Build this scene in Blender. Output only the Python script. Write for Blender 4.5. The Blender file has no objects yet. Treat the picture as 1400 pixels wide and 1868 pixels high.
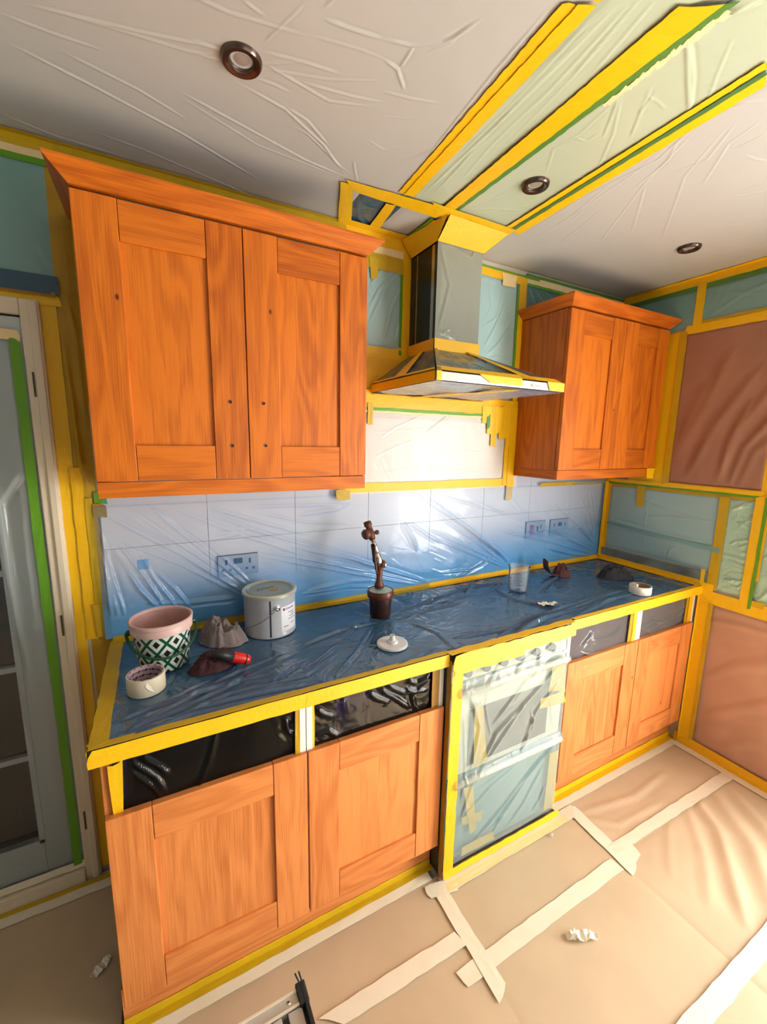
import bpy, bmesh, math, random
import numpy as np
from mathutils import Vector, Matrix, noise as mnoise
random.seed(7); np.random.seed(7)
S = bpy.context.scene
COL = S.collection
PI = math.pi

# ------------------------------------------------------------------ camera
CF = 773.62
CC = Vector((-2.473978, -1.684577, 1.626840))
CR = Vector((0.88269095, -0.46960764, 0.01803744))
CU = Vector((0.06327537, 0.15679121, 0.98560273))
CD = Vector((0.46567469, 0.86884129, -0.16811278))
cam = bpy.data.cameras.new('camera'); camo = bpy.data.objects.new('camera', cam); COL.objects.link(camo)
cam.sensor_fit = 'HORIZONTAL'; cam.sensor_width = 36.0; cam.lens = CF / 1400 * 36.0
cam.clip_start = 0.02
M4 = Matrix((CR, CU, -CD)).transposed().to_4x4(); M4.translation = CC
camo.matrix_world = M4
S.camera = camo
def at(px, py, ax, v):
    """a measured point of the photograph on the true plane ax = v of the room"""
    d = (px - 700) / CF * CR - (py - 934) / CF * CU + CD
    i = 'xyz'.index(ax); t = (v - CC[i]) / d[i]
    return CC + t * d

# ------------------------------------------------------------------ light
w = bpy.data.worlds.new('sky'); S.world = w; w.use_nodes = True
bg = w.node_tree.nodes['Background']; bg.inputs[0].default_value = (0.75, 0.85, 1.0, 1); bg.inputs[1].default_value = 1.0
def area(name, loc, rot, sx, sy, power, color):
    l = bpy.data.lights.new(name, 'AREA'); l.shape = 'RECTANGLE'; l.size = sx; l.size_y = sy; l.energy = power; l.color = color
    o = bpy.data.objects.new(name, l); COL.objects.link(o); o.location = loc; o.rotation_euler = rot; return o
# daylight through the patio door in the right wall and the window in the front wall
area('patio_daylight', (0.10, -2.05, 1.05), (0, PI/2, 0), 2.0, 1.25, 150, (1.0, 0.96, 0.91))
area('window_daylight', (-1.35, -3.16, 1.30), (PI/2, 0, 0), 1.5, 1.5, 5, (1.0, 0.93, 0.85))
sl = bpy.data.lights.new('sun', 'SUN'); sl.energy = 48.0; sl.color = (1.0, 0.94, 0.86); sl.angle = math.radians(1.0)
so = bpy.data.objects.new('sun', sl); COL.objects.link(so)
so.rotation_euler = Vector((-0.62, 0.02, -0.78)).to_track_quat('-Z', 'Y').to_euler()
so.location = (2, -2, 3)
S.view_settings.view_transform = 'Standard'; S.view_settings.look = 'None'
S.view_settings.gamma = 1.0; S.view_settings.use_curve_mapping = False
S.view_settings.exposure = -0.08

# ------------------------------------------------------------------ node materials
MATS = {}
def mat(name):
    m = bpy.data.materials.new(name); m.use_nodes = True
    nt = m.node_tree; b = nt.nodes['Principled BSDF']
    return m, nt, b
def L(nt, a, b): nt.links.new(a, b)
def N(nt, t, **kw):
    n = nt.nodes.new(t)
    for k, v in kw.items(): setattr(n, k, v)
    return n
def coords(nt, scale=(1,1,1), kind='Object'):
    tc = N(nt, 'ShaderNodeTexCoord'); mp = N(nt, 'ShaderNodeMapping'); mp.inputs['Scale'].default_value = scale
    L(nt, tc.outputs[kind], mp.inputs['Vector']); return mp.outputs['Vector']
def mul(nt, col, v, node=None):
    pass
def plain(name, color, rough=0.5, metal=0.0, bump=0.0, bscale=60, var=0.0, spec=0.5):
    m, nt, b = mat(name)
    b.inputs['Base Color'].default_value = (*color, 1); b.inputs['Roughness'].default_value = rough
    b.inputs['Metallic'].default_value = metal; b.inputs['Specular IOR Level'].default_value = spec
    v = coords(nt)
    if bump:
        n = N(nt, 'ShaderNodeTexNoise'); n.inputs['Scale'].default_value = bscale; n.inputs['Detail'].default_value = 4
        L(nt, v, n.inputs['Vector'])
        bp = N(nt, 'ShaderNodeBump'); bp.inputs['Strength'].default_value = bump; bp.inputs['Distance'].default_value = 0.004
        L(nt, n.outputs['Fac'], bp.inputs['Height']); L(nt, bp.outputs['Normal'], b.inputs['Normal'])
    if var:
        n2 = N(nt, 'ShaderNodeTexNoise'); n2.inputs['Scale'].default_value = 6; n2.inputs['Detail'].default_value = 5
        L(nt, v, n2.inputs['Vector'])
        mr = N(nt, 'ShaderNodeMapRange'); mr.inputs['From Min'].default_value = .3; mr.inputs['From Max'].default_value = .7
        mr.inputs['To Min'].default_value = 1 - var; mr.inputs['To Max'].default_value = 1 + var
        L(nt, n2.outputs['Fac'], mr.inputs['Value'])
        hs = N(nt, 'ShaderNodeHueSaturation'); hs.inputs['Color'].default_value = (*color, 1)
        L(nt, mr.outputs['Result'], hs.inputs['Value']); L(nt, hs.outputs['Color'], b.inputs['Base Color'])
    MATS[name] = m; return m
def film(name, color, opacity, rough=0.22, tint=(1,1,1), facing=0.5, bump=0.25, bscale=9, zfade=None, spec=0.5):
    """thin plastic sheet: part clear, part milky, glossy"""
    m, nt, b = mat(name)
    b.inputs['Base Color'].default_value = (*color, 1); b.inputs['Roughness'].default_value = rough
    b.inputs['Specular IOR Level'].default_value = spec
    v = coords(nt, (1,1,1))
    n = N(nt, 'ShaderNodeTexNoise'); n.inputs['Scale'].default_value = bscale; n.inputs['Detail'].default_value = 3; n.inputs['Distortion'].default_value = 1.2
    L(nt, v, n.inputs['Vector'])
    bp = N(nt, 'ShaderNodeBump'); bp.inputs['Strength'].default_value = bump; bp.inputs['Distance'].default_value = 0.02
    L(nt, n.outputs['Fac'], bp.inputs['Height']); L(nt, bp.outputs['Normal'], b.inputs['Normal'])
    if opacity < 1:
        tr = N(nt, 'ShaderNodeBsdfTransparent'); tr.inputs['Color'].default_value = (*tint, 1)
        mx = N(nt, 'ShaderNodeMixShader')
        lw = N(nt, 'ShaderNodeLayerWeight'); lw.inputs['Blend'].default_value = 0.35
        L(nt, bp.outputs['Normal'], lw.inputs['Normal'])
        ma = N(nt, 'ShaderNodeMath', operation='MULTIPLY_ADD'); ma.use_clamp = True
        ma.inputs[1].default_value = facing; ma.inputs[2].default_value = opacity
        L(nt, lw.outputs['Facing'], ma.inputs[0])
        fac = ma.outputs[0]
        if zfade:      # opacity varies with height, denser towards the bottom of the sheet
            z0, z1, o0, o1 = zfade
            sx = N(nt, 'ShaderNodeSeparateXYZ'); tc = N(nt, 'ShaderNodeNewGeometry'); L(nt, tc.outputs['Position'], sx.inputs[0])
            mr = N(nt, 'ShaderNodeMapRange'); mr.inputs['From Min'].default_value = z0; mr.inputs['From Max'].default_value = z1
            mr.inputs['To Min'].default_value = o0; mr.inputs['To Max'].default_value = o1
            mr.interpolation_type = 'SMOOTHSTEP'
            L(nt, sx.outputs['Z'], mr.inputs['Value']); L(nt, mr.outputs['Result'], ma.inputs[2])
        L(nt, fac, mx.inputs['Fac']); L(nt, tr.outputs[0], mx.inputs[1]); L(nt, b.outputs[0], mx.inputs[2])
        out = nt.nodes['Material Output']; L(nt, mx.outputs[0], out.inputs['Surface'])
    MATS[name] = m; return m
def gfilm(name, color, op, rough=.1, bump=.5, bscale=9, ior=1.55):
    """clear plastic: see-through, mirror-like at grazing angles, a trace of milk"""
    m, nt, b = mat(name); nt.nodes.remove(b)
    v = coords(nt); n = N(nt, 'ShaderNodeTexNoise'); n.inputs['Scale'].default_value = bscale; n.inputs['Detail'].default_value = 3; n.inputs['Distortion'].default_value = 1.5
    L(nt, v, n.inputs['Vector']); bp = N(nt, 'ShaderNodeBump'); bp.inputs['Strength'].default_value = bump; bp.inputs['Distance'].default_value = 0.03
    L(nt, n.outputs['Fac'], bp.inputs['Height'])
    tr = N(nt, 'ShaderNodeBsdfTransparent'); di = N(nt, 'ShaderNodeBsdfDiffuse'); di.inputs['Color'].default_value = (*color, 1)
    gl = N(nt, 'ShaderNodeBsdfGlossy'); gl.inputs['Roughness'].default_value = rough; gl.inputs['Color'].default_value = (.9, .9, .9, 1)
    fr = N(nt, 'ShaderNodeFresnel'); fr.inputs['IOR'].default_value = ior
    m1 = N(nt, 'ShaderNodeMixShader'); m1.inputs['Fac'].default_value = op; L(nt, tr.outputs[0], m1.inputs[1]); L(nt, di.outputs[0], m1.inputs[2])
    m2 = N(nt, 'ShaderNodeMixShader'); L(nt, fr.outputs[0], m2.inputs['Fac']); L(nt, m1.outputs[0], m2.inputs[1]); L(nt, gl.outputs[0], m2.inputs[2])
    for q in (di, gl, fr): L(nt, bp.outputs['Normal'], q.inputs['Normal'])
    L(nt, m2.outputs[0], nt.nodes['Material Output'].inputs['Surface']); MATS[name] = m; return m
def tape(name, color, rough=0.45, alt=None, op=1.0):
    m, nt, b = mat(name)
    b.inputs['Roughness'].default_value = rough
    v = coords(nt)
    oi = N(nt, 'ShaderNodeObjectInfo')
    n = N(nt, 'ShaderNodeTexNoise'); n.inputs['Scale'].default_value = 14; n.inputs['Detail'].default_value = 3; L(nt, v, n.inputs['Vector'])
    ad = N(nt, 'ShaderNodeMath', operation='ADD'); L(nt, n.outputs['Fac'], ad.inputs[0]); L(nt, oi.outputs['Random'], ad.inputs[1])
    mr = N(nt, 'ShaderNodeMapRange'); mr.inputs['From Min'].default_value = .4; mr.inputs['From Max'].default_value = 1.6
    L(nt, ad.outputs[0], mr.inputs['Value'])
    mx = N(nt, 'ShaderNodeMix', data_type='RGBA'); a2 = alt or tuple(c * .8 for c in color)
    mx.inputs[6].default_value = (*color, 1); mx.inputs[7].default_value = (*a2, 1)
    L(nt, mr.outputs['Result'], mx.inputs[0]); L(nt, mx.outputs[2], b.inputs['Base Color'])
    n2 = N(nt, 'ShaderNodeTexNoise'); n2.inputs['Scale'].default_value = 90; L(nt, v, n2.inputs['Vector'])
    bp = N(nt, 'ShaderNodeBump'); bp.inputs['Strength'].default_value = .25; bp.inputs['Distance'].default_value = 0.003
    L(nt, n2.outputs['Fac'], bp.inputs['Height']); L(nt, bp.outputs['Normal'], b.inputs['Normal'])
    MATS[name] = m; return m
def oak(name, along, light, dark, knots=0.5, stave=0.0):
    """oak, grain running along 'x' 'y' or 'z'"""
    m, nt, b = mat(name)
    b.inputs['Roughness'].default_value = 0.42; b.inputs['Specular IOR Level'].default_value = 0.35
    tc = N(nt, 'ShaderNodeTexCoord'); oi = N(nt, 'ShaderNodeObjectInfo')
    sc = N(nt, 'ShaderNodeMath', operation='MULTIPLY'); sc.inputs[1].default_value = 37.0; L(nt, oi.outputs['Random'], sc.inputs[0])
    cb = N(nt, 'ShaderNodeCombineXYZ'); L(nt, sc.outputs[0], cb.inputs[0]); L(nt, sc.outputs[0], cb.inputs[1]); L(nt, sc.outputs[0], cb.inputs[2])
    vec = tc.outputs['Object']
    if stave:
        sx = N(nt, 'ShaderNodeSeparateXYZ'); L(nt, vec, sx.inputs[0])
        dv = N(nt, 'ShaderNodeMath', operation='DIVIDE'); dv.inputs[1].default_value = stave; L(nt, sx.outputs['X'], dv.inputs[0])
        ad0 = N(nt, 'ShaderNodeMath', operation='ADD'); L(nt, dv.outputs[0], ad0.inputs[0]); L(nt, oi.outputs['Random'], ad0.inputs[1])
        fl = N(nt, 'ShaderNodeMath', operation='FLOOR'); L(nt, ad0.outputs[0], fl.inputs[0])
        wn = N(nt, 'ShaderNodeTexWhiteNoise', noise_dimensions='1D'); L(nt, fl.outputs[0], wn.inputs['W'])
        s2 = N(nt, 'ShaderNodeVectorMath', operation='SCALE'); s2.inputs['Scale'].default_value = 9.0; L(nt, wn.outputs['Color'], s2.inputs[0])
        v2 = N(nt, 'ShaderNodeVectorMath', operation='ADD'); L(nt, vec, v2.inputs[0]); L(nt, s2.outputs[0], v2.inputs[1]); vec = v2.outputs[0]
    va = N(nt, 'ShaderNodeVectorMath', operation='ADD'); L(nt, vec, va.inputs[0]); L(nt, cb.outputs[0], va.inputs[1])
    i = 'xyz'.index(along)
    def mp(a, c):
        s = [c, c, c]; s[i] = a
        q = N(nt, 'ShaderNodeMapping'); q.inputs['Scale'].default_value = s; L(nt, va.outputs[0], q.inputs['Vector']); return q.outputs[0]
    # broad cathedral figure
    n1 = N(nt, 'ShaderNodeTexNoise'); n1.inputs['Scale'].default_value = 1; n1.inputs['Detail'].default_value = 2; L(nt, mp(1.4, 9), n1.inputs['Vector'])
    m1 = N(nt, 'ShaderNodeMath', operation='MULTIPLY'); m1.inputs[1].default_value = 46; L(nt, n1.outputs['Fac'], m1.inputs[0])
    sn = N(nt, 'ShaderNodeMath', operation='SINE'); L(nt, m1.outputs[0], sn.inputs[0])
    # fine pores
    n2 = N(nt, 'ShaderNodeTexNoise'); n2.inputs['Scale'].default_value = 1; n2.inputs['Detail'].default_value = 3; L(nt, mp(7, 330), n2.inputs['Vector'])
    n3 = N(nt, 'ShaderNodeTexNoise'); n3.inputs['Scale'].default_value = 1; n3.inputs['Detail'].default_value = 2; L(nt, mp(1.5, 14), n3.inputs['Vector'])
    def madd(a, k, c):
        q = N(nt, 'ShaderNodeMath', operation='MULTIPLY_ADD'); L(nt, a, q.inputs[0]); q.inputs[1].default_value = k
        if isinstance(c, float): q.inputs[2].default_value = c
        else: L(nt, c, q.inputs[2])
        return q.outputs[0]
    f = madd(sn.outputs[0], .13, 0.0); f = madd(n2.outputs['Fac'], .80, f); f = madd(n3.outputs['Fac'], .36, f)
    if stave: f = madd(wn.outputs['Value'], .28, f); f = madd(f, 1.0, -.17)
    f = madd(oi.outputs['Random'], .22, f); f = madd(f, 1.0, -.27)
    # knots
    vo = N(nt, 'ShaderNodeTexVoronoi'); vo.inputs['Scale'].default_value = 1; L(nt, mp(5.0, 9.0), vo.inputs['Vector'])
    kn = N(nt, 'ShaderNodeMapRange'); kn.inputs['From Min'].default_value = 0.02; kn.inputs['From Max'].default_value = 0.055; kn.inputs['To Min'].default_value = 1; kn.inputs['To Max'].default_value = 0
    L(nt, vo.outputs['Distance'], kn.inputs['Value'])
    sepc = N(nt, 'ShaderNodeSeparateXYZ'); L(nt, vo.outputs['Color'], sepc.inputs[0])
    gt = N(nt, 'ShaderNodeMath', operation='GREATER_THAN'); gt.inputs[1].default_value = knots; L(nt, sepc.outputs[0], gt.inputs[0])
    kk = N(nt, 'ShaderNodeMath', operation='MULTIPLY'); L(nt, kn.outputs[0], kk.inputs[0]); L(nt, gt.outputs[0], kk.inputs[1])
    cr = N(nt, 'ShaderNodeValToRGB'); cr.color_ramp.elements[0].position = .22; cr.color_ramp.elements[1].position = .82
    cr.color_ramp.elements[0].color = (*light, 1); cr.color_ramp.elements[1].color = (*dark, 1)
    L(nt, f, cr.inputs['Fac'])
    mx = N(nt, 'ShaderNodeMix', data_type='RGBA'); L(nt, kk.outputs[0], mx.inputs[0]); L(nt, cr.outputs['Color'], mx.inputs[6])
    mx.inputs[7].default_value = (dark[0] * .22, dark[1] * .15, dark[2] * .2, 1)
    L(nt, mx.outputs[2], b.inputs['Base Color'])
    bp = N(nt, 'ShaderNodeBump'); bp.inputs['Strength'].default_value = .35; bp.inputs['Distance'].default_value = 0.002; bp.invert = True
    L(nt, f, bp.inputs['Height']); L(nt, bp.outputs['Normal'], b.inputs['Normal'])
    MATS[name] = m; return m

UL, UD = (0.60, 0.155, 0.008), (0.31, 0.060, 0.003)
LL, LD = (0.70, 0.25, 0.068), (0.44, 0.118, 0.024)
for nm, a, st in (('v', 'z', 0), ('h', 'x', 0), ('p', 'z', .07), ('y', 'y', 0)):
    oak('oak_upper_' + nm, a, UL, UD, .62 if nm != 'h' else .9, st)
    oak('oak_base_' + nm, a, LL, LD, .5 if nm != 'h' else .93, st)
plain('wall_paint', (0.55, 0.50, 0.40), .8, bump=.1)
plain('wall_far', (0.22, 0.25, 0.25), .7)
plain('ceiling_paint', (0.7, 0.68, 0.63), .8)
plain('tile_glaze', (0.80, 0.72, 0.66), .25, var=.03)
plain('grout', (0.55, 0.52, 0.50), .9)
plain('floor_slab', (0.2, 0.16, 0.13), .9)
plain('granite', (0.045, 0.055, 0.06), .3, var=.4)
plain('upstand_stone', (0.16, 0.2, 0.2), .4, var=.6, bump=.2)
plain('white_board', (0.82, 0.78, 0.72), .45)
plain('white_gloss', (0.50, 0.55, 0.53), .35, bump=.08, bscale=8)
plain('architrave', (0.70, 0.60, 0.44), .5, bump=.1)
plain('inside_shade', (0.018, 0.014, 0.012), .7)  # near-black: the shade inside the open cabinets is put into the colour
plain('dark_room_pane', (0.006, 0.004, 0.004), .08)  # opaque panes, the darkness of the room behind painted in
plain('box_blue', (0.03, 0.02, 0.12), .5)
plain('black', (0.012, 0.012, 0.014), .5)
plain('rubber', (0.02, 0.02, 0.02), .8)
plain('gasket_dark', (0.012, 0.014, 0.02), .45)
plain('steel', (0.45, 0.45, 0.43), .28, 1.0)
plain('steel_dark', (0.035, 0.035, 0.03), .25, 0.7)
plain('chrome', (0.8, 0.78, 0.75), .12, 1.0)
plain('bronze_ring', (0.16, 0.11, 0.09), .22, .9)
plain('lamp_face', (0.32, 0.28, 0.25), .35, bump=.3, bscale=90)
plain('lamp_well', (0.04, 0.03, 0.025), .4)
plain('aluminium', (0.60, 0.56, 0.50), .42, .25, bump=.1)
plain('alu_groove', (0.1, 0.085, 0.07), .5, .5)
plain('cooker_white', (0.50, 0.50, 0.43), .3)
plain('cooker_glass', (0.07, 0.045, 0.035), .1)
plain('cooker_teal', (0.13, 0.24, 0.25), .25)
plain('cream_trim', (0.85, 0.74, 0.58), .35)
plain('plate_steel', (0.52, 0.48, 0.48), .4, .2)
plain('rust', (0.12, 0.038, 0.018), .5, .3, bump=.4, bscale=70, var=.5)
plain('pot_brown', (0.035, 0.012, 0.010), .4, .2, var=.5)
plain('pot_rim', (0.13, 0.03, 0.012), .35, .2, var=.5)
plain('pale_lid', (0.35, 0.47, 0.40), .4)
plain('tin_grey', (0.50, 0.52, 0.56), .32, .25, var=.06)
plain('tin_label', (0.72, 0.73, 0.78), .5)
plain('tin_lid', (0.30, 0.37, 0.31), .35, .3, var=.15)
plain('lid_rim', (0.55, 0.56, 0.46), .3, .5)
plain('stain', (0.38, 0.25, 0.06), .5)
plain('dot_maroon', (0.16, 0.0, 0.03), .5)
plain('ink', (0.03, 0.03, 0.05), .6)
plain('seam', (0.02, 0.02, 0.035), .4)
plain('wire', (0.2, 0.2, 0.2), .3, .8)
plain('pink_paint', (0.50, 0.29, 0.27), .5, bump=.3, bscale=30, var=.4)
plain('pink_rim', (0.66, 0.44, 0.40), .4, var=.15)
plain('bucket_green', (0.003, 0.05, 0.022), .4)
plain('rag_grey', (0.20, 0.165, 0.16), .9, bump=.5, bscale=25, var=.25)
plain('rag_maroon', (0.045, 0.012, 0.014), .9, bump=.5, bscale=25, var=.35)
plain('rag_brown', (0.09, 0.03, 0.028), .9, bump=.4, bscale=25, var=.3)
plain('cloth_black', (0.012, 0.010, 0.016), .75, bump=.4, bscale=25, var=.3)
plain('handle_red', (0.62, 0.012, 0.008), .3)
plain('roll_cream', (0.62, 0.55, 0.40), .6, bump=.1)
plain('roll_white', (0.78, 0.76, 0.70), .6)
plain('card', (0.33, 0.22, 0.13), .8)
plain('scrap_white', (0.85, 0.80, 0.68), .7)
plain('sticker', (0.25, 0.42, 0.62), .5)
plain('brick_out', (0.5, 0.45, 0.4), .9)
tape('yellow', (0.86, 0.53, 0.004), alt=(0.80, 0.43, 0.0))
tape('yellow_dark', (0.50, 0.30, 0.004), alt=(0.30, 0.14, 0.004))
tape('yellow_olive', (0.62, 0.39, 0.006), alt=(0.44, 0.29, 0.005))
tape('green', (0.10, 0.30, 0.006), alt=(0.13, 0.33, 0.02))
tape('green_dull', (0.06, 0.16, 0.05), alt=(0.10, 0.24, 0.03))
tape('cream', (0.82, 0.76, 0.60), .6, alt=(0.74, 0.66, 0.50))
tape('cream_yellow', (0.85, 0.70, 0.38), .6, alt=(0.8, 0.6, 0.3))
plain('paper_floor', (0.56, 0.43, 0.28), .6, bump=.25, bscale=5, var=.06)
plain('paper_wall', (0.34, 0.165, 0.105), .5, bump=.35, bscale=5, var=.08)
plain('paper_low', (0.47, 0.27, 0.19), .5, bump=.35, bscale=5, var=.08)
film('film_ceiling', (0.47, 0.47, 0.455), 1.0, .42, bump=.25, bscale=2.5, spec=.35)
film('film_mint', (0.46, 0.53, 0.40), 1.0, .30, bump=.3, bscale=3)
film('film_teal', (0.20, 0.37, 0.35), 1.0, .28, bump=.35, bscale=5)
film('film_teal_dark', (0.08, 0.20, 0.19), 1.0, .28, bump=.35, bscale=5)
film('film_blue_hem', (0.03, 0.085, 0.14), 1.0, .3)
film('film_pale', (0.36, 0.54, 0.56), .85, .28, bump=.3, bscale=6)
film('film_mint_wall', (0.42, 0.62, 0.48), .9, .2, bump=.5, bscale=14)
film('film_white', (0.80, 0.76, 0.72), .55, .3, bump=.2, bscale=6)
film('film_splash', (0.13, 0.42, 0.82), .45, .14, tint=(.92, .95, 1), facing=.6, bump=.2, bscale=5, zfade=(.95, 1.23, .69, .10), spec=.8)
film('film_worktop', (0.040, 0.105, 0.20), .85, .09, tint=(.4, .6, .8), facing=.3, bump=.6, bscale=8, spec=1.0)
gfilm('film_clear', (0.3, 0.3, 0.3), .012, .10, bump=.12, ior=1.32)
gfilm('film_grey', (0.42, 0.40, 0.42), .24, .18, bump=.12, ior=1.4)
gfilm('film_door', (0.62, 0.66, 0.66), .05, .16, bscale=4, bump=.2, ior=1.45)
film('film_oven', (0.44, 0.54, 0.53), .24, .14, tint=(.93, .98, .98), facing=.45, bump=.3, bscale=8, spec=.8)
film('film_hood', (0.085, 0.12, 0.15), .85, .2, facing=.2, bump=.4, bscale=14, spec=.5)
film('film_hood_blue', (0.22, 0.30, 0.42), .9, .2, bump=.5, bscale=14)
film('film_chimney', (0.30, 0.32, 0.27), .75, .25, bump=.3, bscale=8)
gfilm('clear_plastic', (0.85, 0.9, 0.92), .12, .10, bump=0, ior=1.15)
film('milky_plastic', (0.75, 0.78, 0.78), .75, .2, facing=.3, bump=0)

# patterns: bucket print and tape core print
def pattern_bucket():
    m, nt, b = mat('bucket_print'); b.inputs['Roughness'].default_value = .4
    tc = N(nt, 'ShaderNodeTexCoord'); sx = N(nt, 'ShaderNodeSeparateXYZ'); L(nt, tc.outputs['Object'], sx.inputs[0])
    def MM(op, a, c=None):
        q = N(nt, 'ShaderNodeMath', operation=op)
        for k, x in enumerate((a, c)):
            if x is None: continue
            if isinstance(x, (int, float)): q.inputs[k].default_value = x
            else: L(nt, x, q.inputs[k])
        return q.outputs[0]
    an = MM('MULTIPLY', MM('ARCTAN2', sx.outputs[1], sx.outputs[0]), 9 / PI)
    zz = MM('MULTIPLY', sx.outputs[2], 1 / .0325)
    zz = MM('MULTIPLY', zz, 1.0)
    p = MM('MULTIPLY', MM('ADD', an, zz), 0.5 * 1.0); q = MM('MULTIPLY', MM('SUBTRACT', an, zz), 0.5)
    fp = MM('ABSOLUTE', MM('SUBTRACT', MM('FRACT', p), .5)); fq = MM('ABSOLUTE', MM('SUBTRACT', MM('FRACT', q), .5))
    d = MM('MAXIMUM', fp, fq)
    cr = N(nt, 'ShaderNodeValToRGB'); cr.color_ramp.interpolation = 'CONSTANT'
    e = cr.color_ramp.elements; e[0].position = 0; e[0].color = (0.01, 0.012, 0.012, 1); e[1].position = .19; e[1].color = (0.62, 0.66, 0.60, 1)
    k = e.new(.40); k.color = (0.004, 0.07, 0.03, 1)
    L(nt, d, cr.inputs['Fac']); L(nt, cr.outputs['Color'], b.inputs['Base Color'])
    MATS['bucket_print'] = m
pattern_bucket()
def pattern_core():
    m, nt, b = mat('core_print'); b.inputs['Roughness'].default_value = .5
    tc = N(nt, 'ShaderNodeTexCoord'); sx = N(nt, 'ShaderNodeSeparateXYZ'); L(nt, tc.outputs['Object'], sx.inputs[0])
    def MM(op, a, c=None):
        q = N(nt, 'ShaderNodeMath', operation=op)
        for k, x in enumerate((a, c)):
            if x is None: continue
            if isinstance(x, (int, float)): q.inputs[k].default_value = x
            else: L(nt, x, q.inputs[k])
        return q.outputs[0]
    an = MM('MULTIPLY', MM('ARCTAN2', sx.outputs[1], sx.outputs[0]), 7 / PI)
    row = MM('MULTIPLY', sx.outputs[2], 1 / .015); an = MM('ADD', an, MM('MULTIPLY', row, .45))
    fa = MM('SUBTRACT', MM('FRACT', an), .3); fb = MM('SUBTRACT', MM('FRACT', row), .5)
    d = MM('SQRT', MM('ADD', MM('MULTIPLY', MM('MULTIPLY', fa, fa), 1.3), MM('MULTIPLY', fb, fb)))
    dot = MM('LESS_THAN', d, .23)
    bar = MM('MULTIPLY', MM('LESS_THAN', MM('ABSOLUTE', fb), .10), MM('LESS_THAN', MM('ABSOLUTE', MM('SUBTRACT', MM('FRACT', an), .76)), .2))
    f = MM('MAXIMUM', dot, bar)
    mx = N(nt, 'ShaderNodeMix', data_type='RGBA'); mx.inputs[6].default_value = (.50, .36, .42, 1); mx.inputs[7].default_value = (.03, .006, .02, 1)
    L(nt, f, mx.inputs[0]); L(nt, mx.outputs[2], b.inputs['Base Color']); MATS['core_print'] = m
pattern_core()

# ------------------------------------------------------------------ object helpers
def link(name, me, m=None, parent=None, smooth=False, kind=None, label=None):
    if m is not None: me.materials.append(MATS[m] if isinstance(m, str) else m)
    if smooth: me.polygons.foreach_set('use_smooth', [True] * len(me.polygons))
    o = bpy.data.objects.new(name, me); COL.objects.link(o)
    if parent is not None: o.parent = parent
    if kind: o['kind'] = kind
    if label: o['label'] = label
    return o
def tag(o, label, cat, group=None):
    o['label'] = label; o['category'] = cat
    if group: o['group'] = group
    return o
def thing(name, label, cat, loc=(0,0,0), group=None, rz=0):
    o = bpy.data.objects.new(name, None); COL.objects.link(o); o.location = loc; o.rotation_euler = (0, 0, rz)
    o.empty_display_size = .05
    return tag(o, label, cat, group)
def mesh(name, V, F):
    me = bpy.data.meshes.new(name); me.from_pydata([tuple(v) for v in V], [], F); me.update(); return me
def box(name, lo, hi, m, parent=None, bevel=0.0, kind=None, label=None, smooth=False):
    bm = bmesh.new(); bmesh.ops.create_cube(bm, size=1)
    c = [(a + b) / 2 for a, b in zip(lo, hi)]; s = [abs(b - a) for a, b in zip(lo, hi)]
    for v in bm.verts: v.co = Vector((v.co.x * s[0], v.co.y * s[1], v.co.z * s[2]))
    if bevel: bmesh.ops.bevel(bm, geom=bm.edges[:], offset=bevel, segments=2, affect='EDGES', profile=.5)
    me = bpy.data.meshes.new(name); 
    off = Vector(c)
    bm.to_mesh(me); bm.free()
    o = link(name, me, m, parent, kind=kind, label=label); o.location = off; return o
def boxes(name, lst, m, parent=None, kind=None, label=None):
    bm = bmesh.new()
    for lo, hi in lst:
        r = bmesh.ops.create_cube(bm, size=1)
        for v in r['verts']:
            v.co = Vector(((lo[0]+hi[0])/2 + v.co.x*(hi[0]-lo[0]), (lo[1]+hi[1])/2 + v.co.y*(hi[1]-lo[1]), (lo[2]+hi[2])/2 + v.co.z*(hi[2]-lo[2])))
    me = bpy.data.meshes.new(name); bm.to_mesh(me); bm.free()
    return link(name, me, m, parent, kind=kind, label=label)
def lathe(name, prof, m, parent=None, seg=48, loc=(0,0,0), rot=None, label=None, smooth=True, mats=None):
    V = []; F = []
    for (r, z) in prof:
        for k in range(seg):
            a = 2 * PI * k / seg; V.append((r * math.cos(a), r * math.sin(a), z))
    for i in range(len(prof) - 1):
        for k in range(seg):
            k2 = (k + 1) % seg; F.append((i*seg + k, i*seg + k2, (i+1)*seg + k2, (i+1)*seg + k))
    me = mesh(name, V, F)
    o = link(name, me, m, parent, label=label)
    if smooth:
        me.polygons.foreach_set('use_smooth', [True] * len(me.polygons))
        try: me.set_sharp_from_angle(angle=math.radians(40))
        except Exception: pass
    o.location = loc
    if rot is not None: o.rotation_euler = rot
    return o
def tube(name, pts, rad, m, parent=None, seg=10, label=None):
    pts = [Vector(p) for p in pts]; n = len(pts); rr = rad if isinstance(rad, (list, tuple)) else [rad] * n
    V = []; F = []; up0 = None
    for i, p in enumerate(pts):
        d = (pts[min(i+1, n-1)] - pts[max(i-1, 0)]).normalized()
        if up0 is None: up0 = d.orthogonal().normalized()
        u = (up0 - up0.dot(d) * d).normalized(); up0 = u; v = d.cross(u)
        for k in range(seg):
            a = 2 * PI * k / seg; V.append(p + rr[i] * (math.cos(a) * u + math.sin(a) * v))
    for i in range(n - 1):
        for k in range(seg):
            k2 = (k+1) % seg; F.append((i*seg+k, i*seg+k2, (i+1)*seg+k2, (i+1)*seg+k))
    F.append(tuple(range(seg))[::-1]); F.append(tuple((n-1)*seg + k for k in range(seg)))
    return link(name, mesh(name, V, F), m, parent, smooth=True, label=label)

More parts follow.
